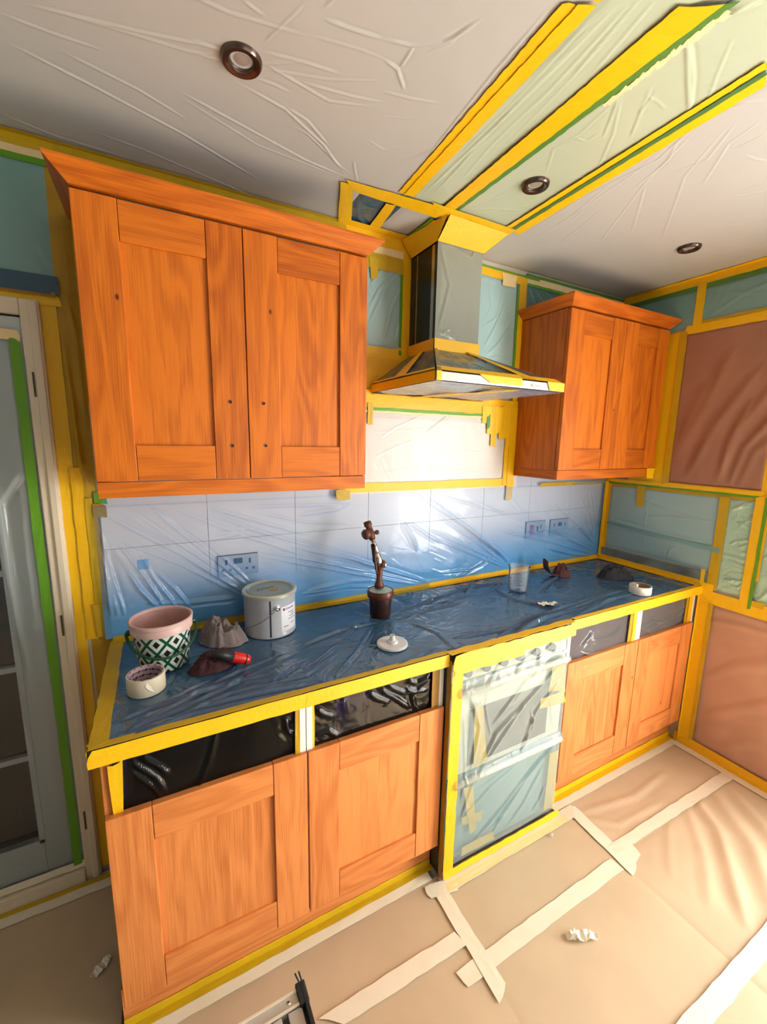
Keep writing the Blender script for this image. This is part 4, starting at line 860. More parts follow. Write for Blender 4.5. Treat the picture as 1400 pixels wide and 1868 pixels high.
ptape(onf(0, 0), onf(.03, 0), onf(.06, 1), onf(0, 1), off=.009, seed=19, m='film_hood')
ptape((-1.30, hyf, hz0-.008), (-1.26, hyf, hz0-.008), (-1.42, -.02, hz0-.008), (-1.46, -.02, hz0-.008), seed=20, off=-.006)
ptape((hx0, -.045, hz0-.006), (hx1, -.045, hz0-.006), (hx1, -.01, hz0-.006), (hx0, -.01, hz0-.006), seed=22, off=-.006, n1=30)
# collar tapes round the chimney foot and head
g = .0035
ptape((cx0-g, cyf-g, cz0+.0), (cx1+g, cyf-g, cz0+.0), (cx1+g, cyf-g, cz0+.045), (cx0-g, cyf-g, cz0+.045), seed=23, off=.004)
ptape((cx0-g, -.01, cz0+.0), (cx0-g, cyf-g, cz0+.0), (cx0-g, cyf-g, cz0+.045), (cx0-g, -.01, cz0+.045), 'yellow', seed=24, off=.002)
ptape((cx0-g, cyf-g, 2.385), (cx1+g, cyf-g, 2.385), (cx1+.07, cyf-.07, H-.013), (cx0-.0, cyf-.075, H-.013), seed=25, off=.002, n2=6)
ptape((cx0-g, -.01, 2.385), (cx0-g, cyf-g, 2.385), (cx0-.01, cyf-.075, H-.013), (cx0-.05, -.01, H-.013), 'yellow', seed=26, off=.002, n2=6)
ptape((cx1+g, cyf-g, 2.385), (cx1+g, -.01, 2.385), (cx1+.07, -.01, H-.013), (cx1+.07, cyf-.07, H-.013), 'yellow', seed=27, off=.002, n2=6)
boxes('control_marks', [((hq(970)+.011*k, hyf-.0085, hz0+.003), (hq(970)+.006+.011*k, hyf-.0062, hz0+.013)) for k in range(5)], 'white_board', hd)

# ------------------------------------------------------------------ cooker under film
ox0, ox1, oyf = -1.622, -1.016, -.600
ck = thing('cooker', 'built-under double oven cooker seen through plastic film, cream bars across', 'cooker')
box('body', (ox0, oyf+.02, .012), (ox1, -.03, .865), 'gasket_dark', ck, bevel=.002)
box('control_panel', (ox0+.008, oyf, .785), (ox1-.006, oyf+.019, .862), 'cooker_white', ck, bevel=.004)
for k in range(6):
    o = lathe('knob', [(0, .022), (.015, .022), (.018, .012), (.019, 0)], 'black', ck, seg=24); o.rotation_euler = (PI/2, 0, 0); o.location = (-1.55+.085*k, oyf, .822)
box('upper_door', (ox0+.008, oyf-.002, .405), (ox1-.006, oyf+.019, .775), 'cooker_white', ck, bevel=.004)
box('door_glass', (ox0+.10, oyf-.004, .43), (ox1-.09, oyf-.0025, .66), 'cooker_glass', ck, bevel=.0006)
box('lower_door', (ox0+.008, oyf-.002, .045), (ox1-.006, oyf+.019, .392), 'cooker_teal', ck, bevel=.004)
def bar(z):
    tube('door_handle', [(ox0+.03, oyf-.022, z), (ox1-.015, oyf-.022, z)], .010, 'cream_trim', ck, 12)
    for x in (ox0+.05, ox1-.04): tube('handle_bracket', [(x, oyf, z), (x, oyf-.020, z)], .007, 'cream_trim', ck, 8)
bar(.755); bar(.385)
of = thing('plastic_sheet', 'clear crumpled sheet hanging over the cooker front with a yellow tape frame', 'plastic sheet')
YO = -.614
OF = pf('y', -.64, [([(1035,1190),(980,1230),(900,1330)], .007, .010), ([(1040,1200),(960,1290),(870,1420)], .007, .011), ([(930,1190),(905,1235),(880,1260)], .005, .007), ([(990,1180),(960,1210),(940,1235)], .005, .007), ([(1020,1165),(1000,1190),(985,1210)], .004, .006), ([(960,1290),(910,1340),(880,1400)], .008, .012), ([(1030,1240),(985,1300),(960,1370)], .007, .010), ([(975,1300),(980,1330),(955,1375)], .006, .009),
  ([(1030,1350),(970,1420),(900,1520)], .008, .011), ([(1010,1370),(950,1440),(870,1540)], .006, .010), ([(1020,1350),(940,1400),(870,1450)], .005, .007), ([(1000,1400),(960,1470),(930,1510)], .006, .008), ([(960,1390),(900,1440),(850,1500)], .005, .007), ([(860,1260),(880,1330),(862,1410)], .008, .010), ([(870,1420),(860,1460),(848,1500)], .005, .006), ([(1000,1440),(990,1465),(975,1485)], .005, .007), ([(900,1250),(890,1290),(900,1350)], .004, .005), ([(850,1300),(852,1400),(845,1480)], .004, .006),
  ([(1000,1180),(970,1250),(930,1300)], .004, .006), ([(1045,1215),(1030,1300),(1025,1340)], .004, .006), ([(880,1200),(900,1210),(960,1190)], .005, .006), ([(935,1480),(915,1500),(900,1530)], .005, .007), ([(1010,1270),(1012,1310),(1018,1330)], .004, .005)])
def bulge(U, V): return .022*np.exp(-((V-.765)/.02)**2) + .020*np.exp(-((V-.40)/.018)**2) + .010*np.exp(-((V-.85)/.03)**2)
sheet('film', of, 'film_oven', 'y', YO, -1, np.linspace(-1.618, -1.022, 150), np.linspace(.035, .872, 210), [(a_, b_, c_*.65) for a_, b_, c_ in OF], off=.008, amp=.005, wscale=9, seed=111, extra=bulge)
TY = -.628
for (u0, u1, v0, v1, mm) in ((-1.632, -1.588, .012, .89, 'yellow'), (-1.625, -1.012, .012, .045, 'yellow')):
    rstrip(of, mm, 'y', TY, -1, u0, u1, v0, v1, off=.004, n=24, wob=.002)
rstrip(of, 'yellow', 'y', TY, -1, -1.632, -1.018, .858, .914, off=.006, n=20, wob=.003); rstrip(of, 'yellow', 'y', TY, -1, -1.625, -1.30, .84, .862, off=.005, wob=.003)
rstrip(of, 'yellow', 'z', WZ, 1, -1.64, -1.018, -.632, -.600, off=.003, wob=.004)
rstrip(of, 'yellow_dark', 'x', -1.632, -1, -.628, -.605, .012, .89, off=.0008)
pl = lambda a, b, c, d, m='yellow_olive': pstrip(of, m, 'y', YO, -1, a, b, c, d, off=.002, n=4, wob=.002)
pl((866,1285),(863,1400),(880,1290),(888,1385)); pl((985,1275),(1028,1258),(985,1292),(1030,1280)); pl((1002,1375),(990,1480),(1018,1365),(1008,1468)); pl((845,1435),(856,1520),(862,1435),(868,1512)); pl((842,1490),(880,1478),(842,1505),(876,1495)); pl((842,1545),(898,1515),(842,1560),(900,1530)); pl((840,1572),(890,1545),(840,1582),(892,1558)); pl((1010,1205),(1000,1260),(1030,1200),(1030,1258))
gp = box('filler_panel', (-1.634, -.602, .012), (-1.6245, -.03, .866), 'gasket_dark', ck)

# drawer gap films
def gapfilm(x0, x1, m, label, seed, folds):
    t = thing('plastic_sheet', label, 'plastic sheet')
    sheet('film', t, m, 'y', -.578, -1, np.linspace(x0, x1, 90), np.linspace(.66, .866, 42), folds, off=.004, amp=.0025, wscale=16, seed=seed, pin=False)
    return t
def gf(l): return pf('y', -.58, [(p, .006, .010) for p in l])
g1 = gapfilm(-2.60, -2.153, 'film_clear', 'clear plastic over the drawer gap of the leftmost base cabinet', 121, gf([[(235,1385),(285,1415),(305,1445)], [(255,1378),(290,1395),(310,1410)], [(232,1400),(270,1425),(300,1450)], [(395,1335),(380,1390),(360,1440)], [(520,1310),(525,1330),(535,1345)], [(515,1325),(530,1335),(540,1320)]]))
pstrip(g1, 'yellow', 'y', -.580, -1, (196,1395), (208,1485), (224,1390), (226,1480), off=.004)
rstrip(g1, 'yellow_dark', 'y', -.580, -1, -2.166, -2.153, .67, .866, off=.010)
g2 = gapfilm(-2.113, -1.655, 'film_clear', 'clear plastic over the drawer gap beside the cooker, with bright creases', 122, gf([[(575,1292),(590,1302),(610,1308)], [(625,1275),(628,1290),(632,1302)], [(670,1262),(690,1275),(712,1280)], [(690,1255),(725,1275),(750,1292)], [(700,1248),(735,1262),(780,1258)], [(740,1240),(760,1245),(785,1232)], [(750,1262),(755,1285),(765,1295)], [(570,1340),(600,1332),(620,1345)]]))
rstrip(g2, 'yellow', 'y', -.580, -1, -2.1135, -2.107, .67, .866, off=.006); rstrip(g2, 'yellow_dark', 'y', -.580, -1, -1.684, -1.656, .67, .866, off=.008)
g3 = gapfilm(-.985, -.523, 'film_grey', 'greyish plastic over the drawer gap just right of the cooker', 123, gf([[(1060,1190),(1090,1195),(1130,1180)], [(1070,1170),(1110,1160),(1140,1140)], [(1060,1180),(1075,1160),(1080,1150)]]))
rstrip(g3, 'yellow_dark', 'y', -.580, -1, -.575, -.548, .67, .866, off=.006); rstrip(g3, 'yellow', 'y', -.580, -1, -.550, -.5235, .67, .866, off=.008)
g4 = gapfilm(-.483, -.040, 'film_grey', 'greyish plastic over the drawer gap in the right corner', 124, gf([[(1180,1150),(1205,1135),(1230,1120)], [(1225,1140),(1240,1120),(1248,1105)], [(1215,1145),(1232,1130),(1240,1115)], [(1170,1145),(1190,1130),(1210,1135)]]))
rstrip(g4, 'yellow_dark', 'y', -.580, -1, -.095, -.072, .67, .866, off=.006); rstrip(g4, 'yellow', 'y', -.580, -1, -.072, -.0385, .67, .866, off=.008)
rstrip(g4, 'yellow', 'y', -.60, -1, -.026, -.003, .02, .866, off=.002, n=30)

# ------------------------------------------------------------------ floor paper
fp = thing('floor_paper', 'brown protective paper covering the floor, seams crossed by cream tape', 'floor paper')
FF = [(p, w_*1.25, a_*.34) for p, w_, a_ in (([(-.32, -.80), (-.45, -1.0), (-.80, -1.24)], .018, .022), ([(-.22, -.85), (-.40, -1.1), (-.70, -1.30)], .022, .020), ([(-.12, -.88), (-.30, -1.15), (-.6, -1.4)], .02, .018), ([(-.42, -.85), (-.62, -1.02), (-.85, -1.15)], .015, .008), ([(-.55, -.85), (-.70, -.93), (-.85, -1.02)], .012, .006))]
def fsheet(x0, x1, y0, y1, res, folds=(), seed=1): return sheet('paper_sheet', fp, 'paper_floor', 'z', 0, 1, np.linspace(x0, x1, max(3, int((x1-x0)/res))), np.linspace(y0, y1, max(3, int((y1-y0)/res))), folds, off=.003, amp=.0009, wscale=5, seed=seed, pin=True)
fsheet(XL+.01, -1.6610, YF+.01, -.5940, .03, seed=5); fsheet(XL+.01, -2.66, -.5940, -.01, .03, seed=6)
fsheet(-1.6610, -.954, YF+.01, -.60, .02, [], 7); fsheet(-.954, -.006, -.869, -.56, .012, [([(-.92, -.66), (-.6, -.72), (-.3, -.70)], .012, .006), ([(-.93, -.68), (-.8, -.78), (-.5, -.8)], .01, .005)], 8)
fsheet(-.954, -.006, -1.9, -.869, .01, FF, 9); fsheet(-.954, -.006, YF+.01, -1.90, .04, [], 10)
def ft(a0, a1, b0, b1, m='cream', **k): pstrip(fp, m, 'z', 0, 1, a0, a1, b0, b1, off=.0055, wob=.002, **k)
ft((782,1616), (911,1833), (807,1612), (927,1803)); ft((582,1861), (829,1703), (632,1871), (852,1727)); ft((832,1777), (1114,1568), (854,1806), (1138,1588)); ft((1030,1477), (1154,1600), (1048,1472), (1166,1584))
ft((1109,1546), (1318,1410), (1128,1560), (1338,1423)); ft((800,1600), (1042,1470), (806,1640), (1050,1492), m='cream'); ft((775,1622), (830,1600), (782,1645), (840,1625)); ft((1120,1560), (1150,1540), (1158,1580), (1170,1560))
rstrip(fp, 'cream', 'z', 0, 1, -2.65, -1.66, -.605, -.556, off=.004); rstrip(fp, 'yellow_olive', 'z', 0, 1, -2.65, -1.60, -.575, -.553, off=.006); rstrip(fp, 'cream', 'z', 0, 1, -1.0, -.02, -.612, -.575, off=.004); rstrip(fp, 'yellow', 'z', 0, 1, -1.0, -.02, -.580, -.553, off=.006)
rstrip(fp, 'yellow', 'z', 0, 1, -1.63, -1.0, -.650, -.630, off=.006); rstrip(fp, 'cream_yellow', 'z', 0, 1, -1.63, -.98, -.672, -.645, off=.007)
rstrip(fp, 'cream', 'z', 0, 1, -.062, -.018, -1.5, -.60, off=.006); rstrip(fp, 'yellow', 'z', 0, 1, -.020, -.004, -1.5, -.58, off=.007)
strip(fp, 'cream', 'z', 0, 1, (-1.52, -1.257), (-.06, -1.257), (-1.52, -1.308), (-.06, -1.308), off=.010, wob=.002)
rstrip(fp, 'cream', 'z', 0, 1, -4.2, -2.66, -.085, -.045, off=.006); rstrip(fp, 'yellow_olive', 'z', 0, 1, -4.2, -2.66, -.05, -.032, off=.007)

# crumpled scraps
def scrap(name, px, py, z, L_, W_, rz, label, seed, m='scrap_white', lift=.02):
    p = at(px, py, 'z', z); rs = random.Random(seed); n = 14; V = []; F = []
    for i in range(n+1):
        t = i/n
        for j in range(4):
            s = j/3 - .5; x = (t-.5)*L_; y = s*W_*(.5+.5*math.sin(PI*t)+.2*rs.random())
            zz = .003 + lift*abs(math.sin(t*7+seed))*(.4+.6*rs.random()) + .006*rs.random()
            V.append((x, y, zz))
    for i in range(n):
        for j in range(3): k = i*4+j; F.append((k, k+4, k+5, k+1))
    me = mesh(name, V, F); o = link(name, me, m); o.location = (p.x, p.y, z); o.rotation_euler = (0, 0, rz)
    sol = o.modifiers.new('s', 'SOLIDIFY'); sol.thickness = .0012
    return tag(o, label, 'paper scrap')
scrap('tape_scrap', 1062, 1712, .006, .105, .028, -.45, 'crumpled cream scrap of tape on the brown floor paper at the lower right', 3)
scrap('tape_scrap', 185, 1768, .006, .06, .025, .7, 'small dim scrap of tape on the dark floor at the lower left', 5, lift=.01)
scrap('tape_scrap', 999, 1105, WZ+.006, .085, .03, -.35, 'crumpled white scrap of tape on the blue worktop sheet', 8, lift=.012)
scrap('paper_flake', 1007, 1525, .006, .018, .010, .3, 'tiny white flake on the floor paper below the cooker', 11, lift=.004)

# ------------------------------------------------------------------ things on the worktop
TZ = WZ + .0065
# patterned bucket
b0 = at(303, 1208, 'z', TZ)
bk = thing('paint_bucket', 'white bucket with green and black diamond print, pink paint inside', 'bucket', (b0.x-.004, b0.y, TZ), rz=.3)
hb = .152
lathe('bucket_body', [(0, .001), (.068, .001), (.071, .004), (.0815, hb-.035), (.0822, hb-.032)], 'bucket_print', bk, 64)
lathe('rim', [(.0815, hb-.034), (.0875, hb-.032), (.088, hb-.014), (.0858, hb-.010), (.0895, hb-.008), (.090, hb+.002), (.087, hb+.004), (.083, hb+.002), (.082, hb-.004)], 'pink_rim', bk, 64)
lathe('inner_wall', [(.083, hb), (.079, hb-.03), (.069, .02), (.055, .012), (0, .012)], 'pink_paint', bk, 64)
pts = []
for k in range(25):
    a = PI + PI*k/24; pts.append((.097*math.cos(a*1.0), .097*math.sin(a), hb-.030-.062*math.sin(PI*k/24)))
hh = tube('handle', pts, [.0045]*25, 'bucket_green', bk, 8)
hh.rotation_euler = (0, 0, -.2)
for s in (0, 1):
    o = lathe('handle_boss', [(0, .012), (.006, .011), (.009, .006), (.009, 0)], 'bucket_green', bk, 16); a = s*PI-.2
    o.rotation_euler = (0, PI/2, a); o.location = (.086*math.cos(a), .086*math.sin(a), hb-.030)
# tin
b0 = at(494, 1146, 'z', TZ)
tn = thing('paint_tin', 'closed grey metal paint tin with wire handle and white label, beside the socket', 'paint tin', (b0.x, b0.y, TZ), rz=0)
ht = .158; R = .0925
lathe('tin_body', [(0, .002), (R-.003, .002), (R, .0), (R+.001, .004), (R, .008), (R, ht-.014), (R+.002, ht-.010)], 'tin_grey', tn, 64)
lathe('tin_rim', [(R+.001, ht-.013), (R+.006, ht-.010), (R+.0065, ht-.002), (R+.003, ht+.002), (R-.006, ht+.001), (R-.010, ht-.004)], 'lid_rim', tn, 64)
lathe('tin_lid', [(R-.009, ht-.003), (R-.013, ht+.0005), (R-.017, ht-.003), (0, ht-.003)], 'tin_lid', tn, 64)
def cyl_patch(name, a0, a1, z0, z1, r, m, parent, n=12):
    V = []; F = []
    for i in range(n+1):
        a = a0+(a1-a0)*i/n
        for z in (z0, z1): V.append((r*math.cos(a), r*math.sin(a), z))
    for i in range(n): F.append((2*i, 2*i+2, 2*i+3, 2*i+1))
    return link(name, mesh(name, V, F), m, parent, smooth=True)
va = math.atan2(CC.y-b0.y, CC.x-b0.x)       # the side of the tin that faces the room
cyl_patch('seam', va-.02, va+.02+.015, .006, ht-.016, R+.0008, 'seam', tn, 3)
cyl_patch('label', va+.42, va+1.25, .020, ht-.045, R+.0006, 'tin_label', tn, 16)
def wrap_text(txt, size, a0, z, r, m, parent, name='lettering'):
    cu = bpy.data.curves.new('t', 'FONT'); cu.body = txt; cu.size = size; cu.resolution_u = 2
    to = bpy.data.objects.new('t', cu); COL.objects.link(to); dg = bpy.context.evaluated_depsgraph_get()
    me = bpy.data.meshes.new_from_object(to.evaluated_get(dg)); bpy.data.objects.remove(to)
    for v in me.vertices:
        a = a0 + v.co.x/r; v.co = (r*math.cos(a), r*math.sin(a), z+v.co.y)
    me.materials.clear(); return link(name, me, m, parent)
cyl_patch('dot', va+.50, va+.585, .098, .107, R+.0012, 'dot_maroon', tn, 4)
wrap_text('Evertex', .0135, va+.63, .099, R+.0012, 'ink', tn)
for a_, z_, l_ in ((.74, .086, .34), (.88, .078, .20), (.80, .070, .30), (.74, .060, .42), (.52, .036, .22), (.86, .042, .26)):
    cyl_patch('print_line', va+a_, va+a_+l_, z_, z_+.0022, R+.0012, 'ink' if z_ > .05 else 'seam', tn, 6)
cu = bpy.data.curves.new('t', 'FONT'); cu.body = 'Juliane'; cu.size = .026; cu.shear = .4; cu.resolution_u = 2
to = bpy.data.objects.new('t', cu); COL.objects.link(to); dg = bpy.context.evaluated_depsgraph_get(); me = bpy.data.meshes.new_from_object(to.evaluated_get(dg)); bpy.data.objects.remove(to); me.materials.clear()
o = link('handwriting', me, 'ink', tn); o.location = (-.045, -.002, ht-.0024); o.rotation_euler = (0, 0, .25)
lathe('paint_stain', [(0, ht-.0026), (.017, ht-.0027), (.019, ht-.003)], 'stain', tn, 20).location = (.012, -.012, .0)
ea = va+.27
e1 = Vector((math.cos(ea)*(R+.004), math.sin(ea)*(R+.004), ht-.045)); 
o = lathe('handle_ear', [(0, .008), (.004, .009), (.009, .006), (.011, 0)], 'chrome', tn, 20); o.location = e1 - Vector((math.cos(ea)*.004, math.sin(ea)*.004, 0)); o.rotation_euler = (0, PI/2, ea)
e2 = Vector((-math.cos(ea)*(R+.004), -math.sin(ea)*(R+.004), ht-.045))
pts = []
for k in range(21):
    t = k/20; a = ea - PI*t; rr = R+.004+.026*math.sin(PI*t); pts.append((rr*math.cos(a), rr*math.sin(a), ht-.045-.075*math.sin(PI*t)))
tube('wire_handle', pts, .0014, 'wire', tn, 6)
mid = [Vector(p) for p in pts[9:12]]
tube('grip', [mid[0], mid[1], mid[2]], .0065, 'pale_lid', tn, 12)
# rolls of tape
def roll(px, py, r, rin, h, m, core, label, dx=0, dy=0, rz=0):
    p = at(px, py, 'z', TZ); t = thing('tape_roll', label, 'tape roll', (p.x+dx, p.y+dy, TZ-.001), rz=rz)
    lathe('tape_winding', [(rin+.003, .0), (r-.001, .0), (r, .002), (r, h-.002), (r-.001, h), (rin+.003, h), (rin+.003, 0)], m, t, 56)
    lathe('core', [(rin, .001), (rin+.0028, .0), (rin+.0028, h+.0005), (rin, h), (rin, .001)], core, t, 56)
    return t
t = roll(268, 1256, .049, .041, .050, 'roll_cream', 'core_print', 'roll of cream masking tape with printed core, in front of the patterned bucket', rz=.6)
a = va-.3
link('loose_end', mesh('loose_end', [(.0495*math.cos(a), .0495*math.sin(a), .045), (.0500*math.cos(a+.18), .0500*math.sin(a+.18), .030), (.054*math.cos(a+.30), .054*math.sin(a+.30), .012), (.051*math.cos(a+.05), .051*math.sin(a+.05), .022), (.0505*math.cos(a-.1), .0505*math.sin(a-.1), .034)], [(0,1,4), (1,3,4), (1,2,3)]), 'scrap_white', t)
t = roll(1168, 1081, .048, .040, .038, 'roll_white', 'card', 'roll of white tape near the right end of the worktop')
p = (-.03, .03)
box('loose_end', (-.044, -.006, .022), (-.030, .018, .050), 'cream', t)
# rags
def rag(name, px, py, sx, sy, sz, m, label, seed, rz=0, pleats=5, cat='rag', z=None, wild=1.0):
    """a dropped cloth: pleats radiating from a crumpled top, uneven outline"""
    p = at(px, py, 'z', TZ if z is None else z); NR, NA = 46, 150; V = []; F = []
    def prof(r, a):
        ca, sa = math.cos(a), math.sin(a)
        out = 1 + .20*mnoise.noise(Vector((ca*1.3+seed, sa*1.3, seed))) + .09*mnoise.noise(Vector((ca*4+seed, sa*4, 2)))
        tw = a*pleats/2 + 2.2*mnoise.noise(Vector((r*2.2*ca+seed, r*2.2*sa, 7))) + 1.2*r
        f1 = math.sqrt(math.sin(tw)**2 + .02); f2 = 1-math.sqrt(mnoise.noise(Vector((ca*r*2.4+seed, sa*r*2.4, 3.3)))**2+.004)*2.4
        f3 = 1-abs(mnoise.noise(Vector((ca*r*7+seed*2, sa*r*7, 9.3))))*2
        body = max(0, 1-r**2.6)
        h = body*(.42 + wild*(.36*f1*min(1, r*2.5) + .30*f2 + .035*f3)*(1+.35*r*math.cos(a-2.2))) + (.03 if r < .999 else 0)*f3
        return out, h
    for i in range(NR+1):
        r = i/NR
        for k in range(NA):
            a = 2*PI*k/NA; out, h = prof(r, a); rr = r*out
            V.append((rr*math.cos(a)*sx, rr*math.sin(a)*sy, max(.0, h*sz) if r < 1 else 0.0))
    for i in range(NR):
        for k in range(NA):
            k2 = (k+1) % NA; F.append((i*NA+k, i*NA+k2, (i+1)*NA+k2, (i+1)*NA+k)[::-1])
    o = link(name, mesh(name, V, F), m, smooth=True); o.location = (p.x, p.y, (TZ if z is None else z)); o.rotation_euler = (0, 0, rz)
    return tag(o, label, cat)
rag('grey_rag', 405, 1168, .088, .056, .085, 'rag_grey', 'crumpled grey rag heaped between the patterned bucket and the tin', 2.3, rz=-.6, pleats=3, wild=.95)
rag('maroon_rag', 392, 1212, .080, .050, .056, 'rag_maroon', 'dark maroon rag lying under the red-handled tool', 5.1, rz=.25, pleats=4, wild=.7)
rag('black_cloth', 1124, 1054, .092, .046, .072, 'cloth_black', 'balled black cloth near the right end of the worktop', 9.2, rz=-.55, pleats=5)
# folded stiff brown rag with a raised flap
t = thing('brown_rag', 'stiff dark brown folded rag standing up near the back of the worktop', 'rag', tuple(at(1015, 1050, 'z', TZ)))
def flap(name, prof, wd, m, parent, seed):
    V = []; F = []; n = len(prof)
    for i, (x, z) in enumerate(prof):
        for j in range(6):
            s = j/5-.5; V.append((x + .006*mnoise.noise(Vector((i*.5, j*.6, seed))), s*wd*(1-.25*abs(math.sin(i*.7+seed))), max(.001, z + .008*mnoise.noise(Vector((i*.4, j*.5, seed+5))))))
    for i in range(n-1):
        for j in range(5): k = i*6+j; F.append((k, k+6, k+7, k+1))
    o = link(name, mesh(name, V, F), m, parent, smooth=True); sd = o.modifiers.new('s', 'SOLIDIFY'); sd.thickness = .004; ss = o.modifiers.new('u', 'SUBSURF'); ss.levels = 1; ss.render_levels = 2; return o
flap('upright_flap', [(-.064, .092), (-.066, .075), (-.062, .055), (-.052, .032), (-.035, .014), (-.012, .008), (.005, .010)], .075, 'rag_brown', t, 1)
hp_ = rag('crumple', 1015, 1050, .050, .036, .085, 'rag_brown', 'x', 6.6, pleats=2, wild=.7); hp_.parent = t; hp_.location = (.030, 0, 0)
del hp_['label']; del hp_['category']
t.rotation_euler = (0, 0, -.35)
# red handled tool
p0 = at(412, 1196, 'z', TZ+.045); p1 = at(455, 1204, 'z', TZ+.012); 
t = thing('red_handled_tool', 'red and black screwdriver handle resting on the maroon rag', 'tool', tuple(p0))
q0 = Vector((0, 0, 0)); q1 = p1-p0
tube('grip', [q0, q0.lerp(q1, .25), q0.lerp(q1, .3), q0.lerp(q1, .7), q0.lerp(q1, .93), q1], [.014, .016, .0175, .017, .0155, .013], 'handle_red', t, 16)
tube('collar', [q0 - q1*.55, q0 + q1*.30], [.012, .0172], 'black', t, 14)
tube('end_ring', [q0.lerp(q1, .78), q0.lerp(q1, .84)], [.0170, .0166], 'black', t, 14)

# spray gun with pot
p0 = at(694, 1122, 'z', TZ)
sg = thing('spray_gun', 'rust-brown spray gun standing on its dark brown paint pot', 'spray gun', (p0.x, p0.y, TZ))
lathe('pot', [(0, .001), (.040, .001), (.043, .005), (.047, .100), (.046, .104)], 'pot_brown', sg, 40)
lathe('pot_rim', [(.0465, .080), (.053, .082), (.0545, .088), (.0545, .106), (.052, .110), (.047, .110)], 'pot_rim', sg, 40)
lathe('pot_lid', [(.0475, .1085), (.030, .112), (.012, .114), (0, .114)], 'pale_lid', sg, 40)
def gy(px, py, y): q = at(px, py, 'y', y); return q - Vector((p0.x, p0.y, TZ))
y0 = p0.y
A = gy(692, 1066, y0+.0); B = gy(693, 1032, y0+.012); Cc = gy(689, 1012, y0+.022); D = gy(683, 993, y0+.05); E = gy(677, 975, y0+.075); Fp = gy(670, 952, y0+.10)
tube('feed_neck', [A+Vector((0,0,-.012)), A, A+Vector((0,0,.012)), A.lerp(B, .35), A.lerp(B, .6), B], [0.0195, 0.0195, 0.0134, 0.0116, 0.0134, 0.0146], 'rust', sg, 18)
tube('barrel', [B, B.lerp(Cc, .5), Cc, Cc.lerp(D, .3)], [0.0146, 0.0159, 0.0122, 0.0110], 'chrome', sg, 18)
tube('barrel_sleeve', [Cc+Vector((-.010, 0, -.03)), Cc+Vector((-.012, 0, 0)), D+Vector((-.006, 0, 0))], [0.0098, 0.0110, 0.0098], 'steel_dark', sg, 12)
tube('handle_tube', [Cc.lerp(D, .2), D, D.lerp(E, .5)], [0.0116, 0.0104, 0.0110], 'chrome', sg, 16)
tube('gun_body', [D.lerp(E, .5), E, E.lerp(Fp, .35), E.lerp(Fp, .6), E.lerp(Fp, .7), Fp], [0.0122, 0.0171, 0.0146, 0.0122, 0.0171, 0.0159], 'rust', sg, 18)
tube('air_cap', [E+Vector((-.036, -.004, .0)), E+Vector((-.028, -.003, .002)), E+Vector((-.010, 0, .003)), E], [0.0159, 0.0220, 0.0195, 0.0122], 'rust', sg, 20)
tube('fluid_knob', [E+Vector((.008, 0, .004)), E+Vector((.020, 0, .006)), E+Vector((.024, 0, .006)), E+Vector((.034, 0, .008))], [.006, .006, .010, .009], 'rust', sg, 16)
kd = (CC - (Vector((p0.x, p0.y, TZ)) + B)).normalized()
kc = B + Vector((.012, 0, .006))
tube('gauge', [kc, kc+kd*.016], [.018, .018], 'chrome', sg, 28)
tube('gauge_face', [kc+kd*.0155, kc+kd*.0175], [.014, .0135], 'rust', sg, 28)
tube('trigger', [D+Vector((-.004, -.012, .0)), Cc+Vector((-.020, -.014, 0)), B+Vector((-.022, -.012, -.01)), B+Vector((-.014, -.010, -.03))], [.004, .005, .005, .004], 'rust', sg, 8)
# plastic lid, measuring cup
p0 = at(716, 1176, 'z', TZ)
t = thing('cup_cover', 'translucent white round cup lid with a spout nipple, lying on the blue sheet', 'cover', (p0.x, p0.y+.0, TZ))
lathe('lid_disc', [(0, .010), (.044, .009), (.050, .010), (.054, .008), (.055, .002), (.053, .0), (.048, .003), (0, .004)], 'milky_plastic', t, 48)
lathe('nipple', [(.020, .0095), (.017, .016), (.010, .018), (.009, .032), (.0095, .036), (.007, .036), (.006, .018)], 'milky_plastic', t, 32)
p0 = at(945, 1076, 'z', TZ)
t = thing('measuring_cup', 'clear plastic measuring cup standing near the back of the worktop', 'cup', (p0.x, p0.y, TZ))
lathe('cup_wall', [(0, .002), (.040, .001), (.0425, .004), (.0485, .118), (.0515, .120), (.0515, .122), (.047, .121), (.041, .006), (0, .005)], 'clear_plastic', t, 48)
va2 = math.atan2(CC.y-p0.y, CC.x-p0.x)
V = []; F = []
for k in range(10):
    z = .020+.009*k; l = .22 if k % 2 else .4; r = .0435+.006*z/.12
    b_ = len(V)
    for a in (va2-.1, va2-.1+l):
        for dz in (0, .0012): V.append((r*math.cos(a)*1.012, r*math.sin(a)*1.012, z+dz))
    F.append((b_, b_+2, b_+3, b_+1))
link('graduations', mesh('graduations', V, F), 'ink', t)
lathe('residue', [(0, .007), (.010, .009), (.012, .006)], 'ink', t, 10).location = (-.01, -.012, 0)

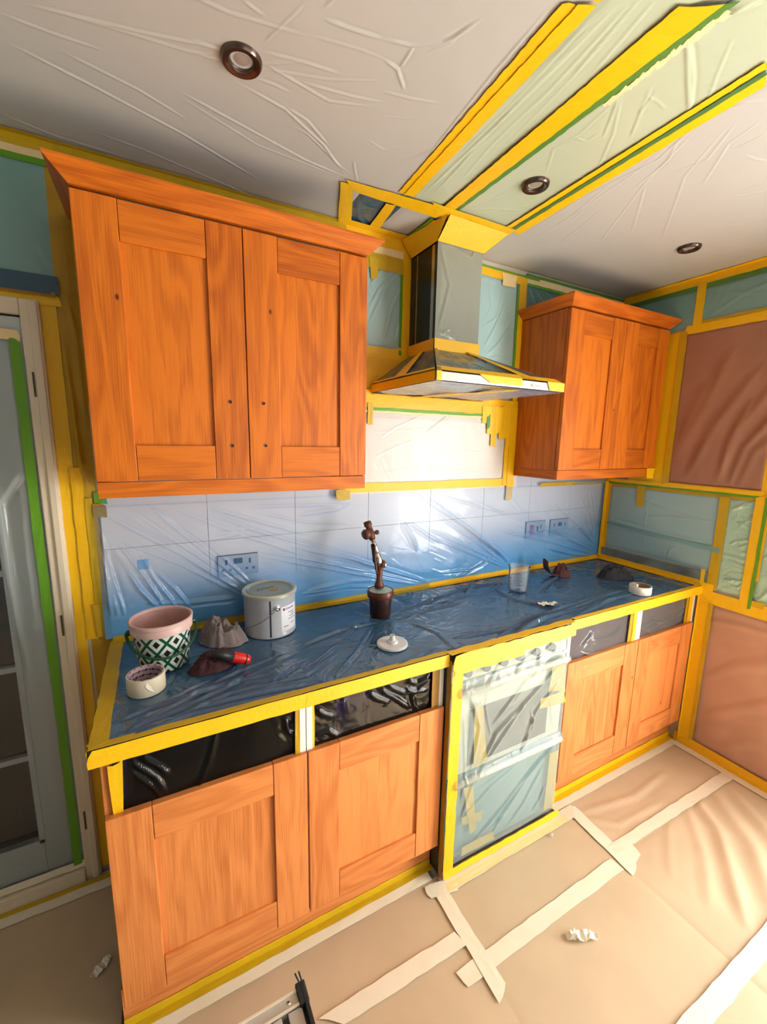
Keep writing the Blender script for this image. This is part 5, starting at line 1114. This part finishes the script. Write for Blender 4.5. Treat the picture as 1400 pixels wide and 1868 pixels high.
# ------------------------------------------------------------------ sockets on the tiles
def socket(pxl, pxr, pyt, pyb, label, red=False):
    a = at(pxl, (pyt+pyb)/2, 'y', -.012); b = at(pxr, (pyt+pyb)/2, 'y', -.012); c = at((pxl+pxr)/2, pyt, 'y', -.012); d = at((pxl+pxr)/2, pyb, 'y', -.012)
    x0, x1, z0, z1 = a.x, b.x, d.z, c.z; xm, zm, ww, h_ = (x0+x1)/2, (z0+z1)/2, x1-x0, z1-z0
    t = thing('wall_socket', label, 'socket', (xm, -.007, zm))
    box('face_plate', (-ww/2, -.009, -h_/2), (ww/2, -.0002, h_/2), 'plate_steel', t, bevel=.0015)
    boxes('plate_edge', [((-ww/2-.002, -.004, -h_/2-.002), (ww/2+.002, -.0003, h_/2+.002))], 'black', t)
    def pin(cx): return [((cx-.004, -.0100, -.008+.012), (cx+.004, -.0092, .012+.012)), ((cx-.018, -.0100, -.022), (cx-.008, -.0092, -.012)), ((cx+.008, -.0100, -.022), (cx+.018, -.0092, -.012))]
    if red:
        box('cooker_switch', (-ww*.32, -.0125, -h_*.3), (-ww*.14, -.0092, h_*.3), 'dot_red', t, bevel=.001)
        boxes('pin_holes', pin(ww*.25), 'black', t); box('switch', (ww*.03, -.0115, -.012), (ww*.10, -.0092, .018), 'black', t, bevel=.001)
    else:
        boxes('pin_holes', pin(-ww*.30), 'black', t); boxes('pin_holes', pin(ww*.30), 'black', t)
        box('switch', (-.016, -.0120, .006), (-.001, -.0092, .028), 'black', t, bevel=.001); box('switch', (.001, -.0120, .006), (.016, -.0092, .028), 'black', t, bevel=.001)
    return t
plain('dot_red', (0.45, 0.03, 0.04), .4)
socket(398, 470, 1012, 1048, 'steel double socket behind the film above the patterned bucket and tin')
socket(960, 994, 951, 980, 'steel cooker switch socket with a red rocker, behind the film', red=True)
socket(1004, 1036, 947, 975, 'steel double socket behind the film, nearest the right corner')
p0 = at(262, 1030, 'y', -.01)
tag(box('sticker', (p0.x-.017, -.0095, p0.z-.018), (p0.x+.017, -.0072, p0.z+.018), 'sticker', None, bevel=.0004), 'small pale blue square on the tiles behind the film at the left', 'sticker')

# ------------------------------------------------------------------ work platform at the bottom edge
lz = .5; X1 = -2.272; YR = -.992
lad = thing('step_platform', 'aluminium work platform corner with black end cap at the bottom edge of the photo', 'step stool', (X1, YR, 0))
Wl, Dl = .62, .30
box('front_rail', (-Wl, -.0235, lz-.045), (-.004, .0, lz), 'aluminium', lad, bevel=.001)
boxes('rail_lip', [((-Wl, -.003, lz-.001), (-.004, .0005, lz+.003)), ((-Wl, -.026, lz-.001), (-.004, -.0225, lz+.003))], 'cream_trim', lad)
box('back_rail', (-Wl, -Dl, lz-.045), (-.004, -Dl+.0235, lz), 'aluminium', lad, bevel=.001)
for k in range(15):
    x = -.012-.041*k; box('tread_slat', (x-.028, -Dl+.024, lz-.012), (x, -.0265, lz-.003), 'aluminium', lad, bevel=.001)
box('tread_base', (-Wl+.004, -Dl+.024, lz-.030), (-.006, -.027, lz-.014), 'alu_groove', lad)
box('end_cap', (-.006, -Dl-.004, lz-.05), (.002, .004, lz+.007), 'rubber', lad, bevel=.001)
box('end_cap', (-.016, -.030, lz-.02), (.004, .008, lz+.0065), 'rubber', lad, bevel=.002)
tube('cap_prong', [(-.006, .004, lz+.004), (-.010, .014, lz+.010), (-.012, .020, lz+.014)], .0018, 'rubber', lad, 6); tube('cap_prong', [(-.001, .004, lz+.004), (-.003, .014, lz+.010), (-.004, .020, lz+.014)], .0018, 'rubber', lad, 6)
for x in (-.035, -.155, -.30):
    o = lathe('rivet', [(0, .0012), (.002, .0014), (.0042, .0006), (.0048, 0)], 'chrome', lad, 14); o.location = (x, -.012, lz)
    o = lathe('rivet_hole', [(0, .0018), (.0018, .0018)], 'black', lad, 10); o.location = (x, -.012, lz)
for x in (-.03, -Wl+.03):
    for y in (-.018, -Dl+.018): box('leg', (x-.013, y-.012, .006), (x+.013, y+.012, lz-.046), 'aluminium', lad, bevel=.002)

# like things share a group
GROUPS = {'downlight': 'downlights in the ceiling', 'wall_cabinet': 'oak wall cabinets', 'base_cabinet': 'oak base cabinets', 'plinth': 'plinths under the base cabinets',
          'wall_socket': 'sockets behind the splashback film', 'tape_roll': 'rolls of tape on the worktop', 'tape_scrap': 'crumpled scraps of tape', 'ceiling_sheet': 'plastic sheets on the ceiling',
          'plastic_sheet': 'plastic masking sheets', 'brown_paper': 'brown paper on the right wall'}
for o in COL.objects:
    k = o.name.split('.')[0]
    if o.parent is None and k in GROUPS and 'label' in o: o['group'] = GROUPS[k]
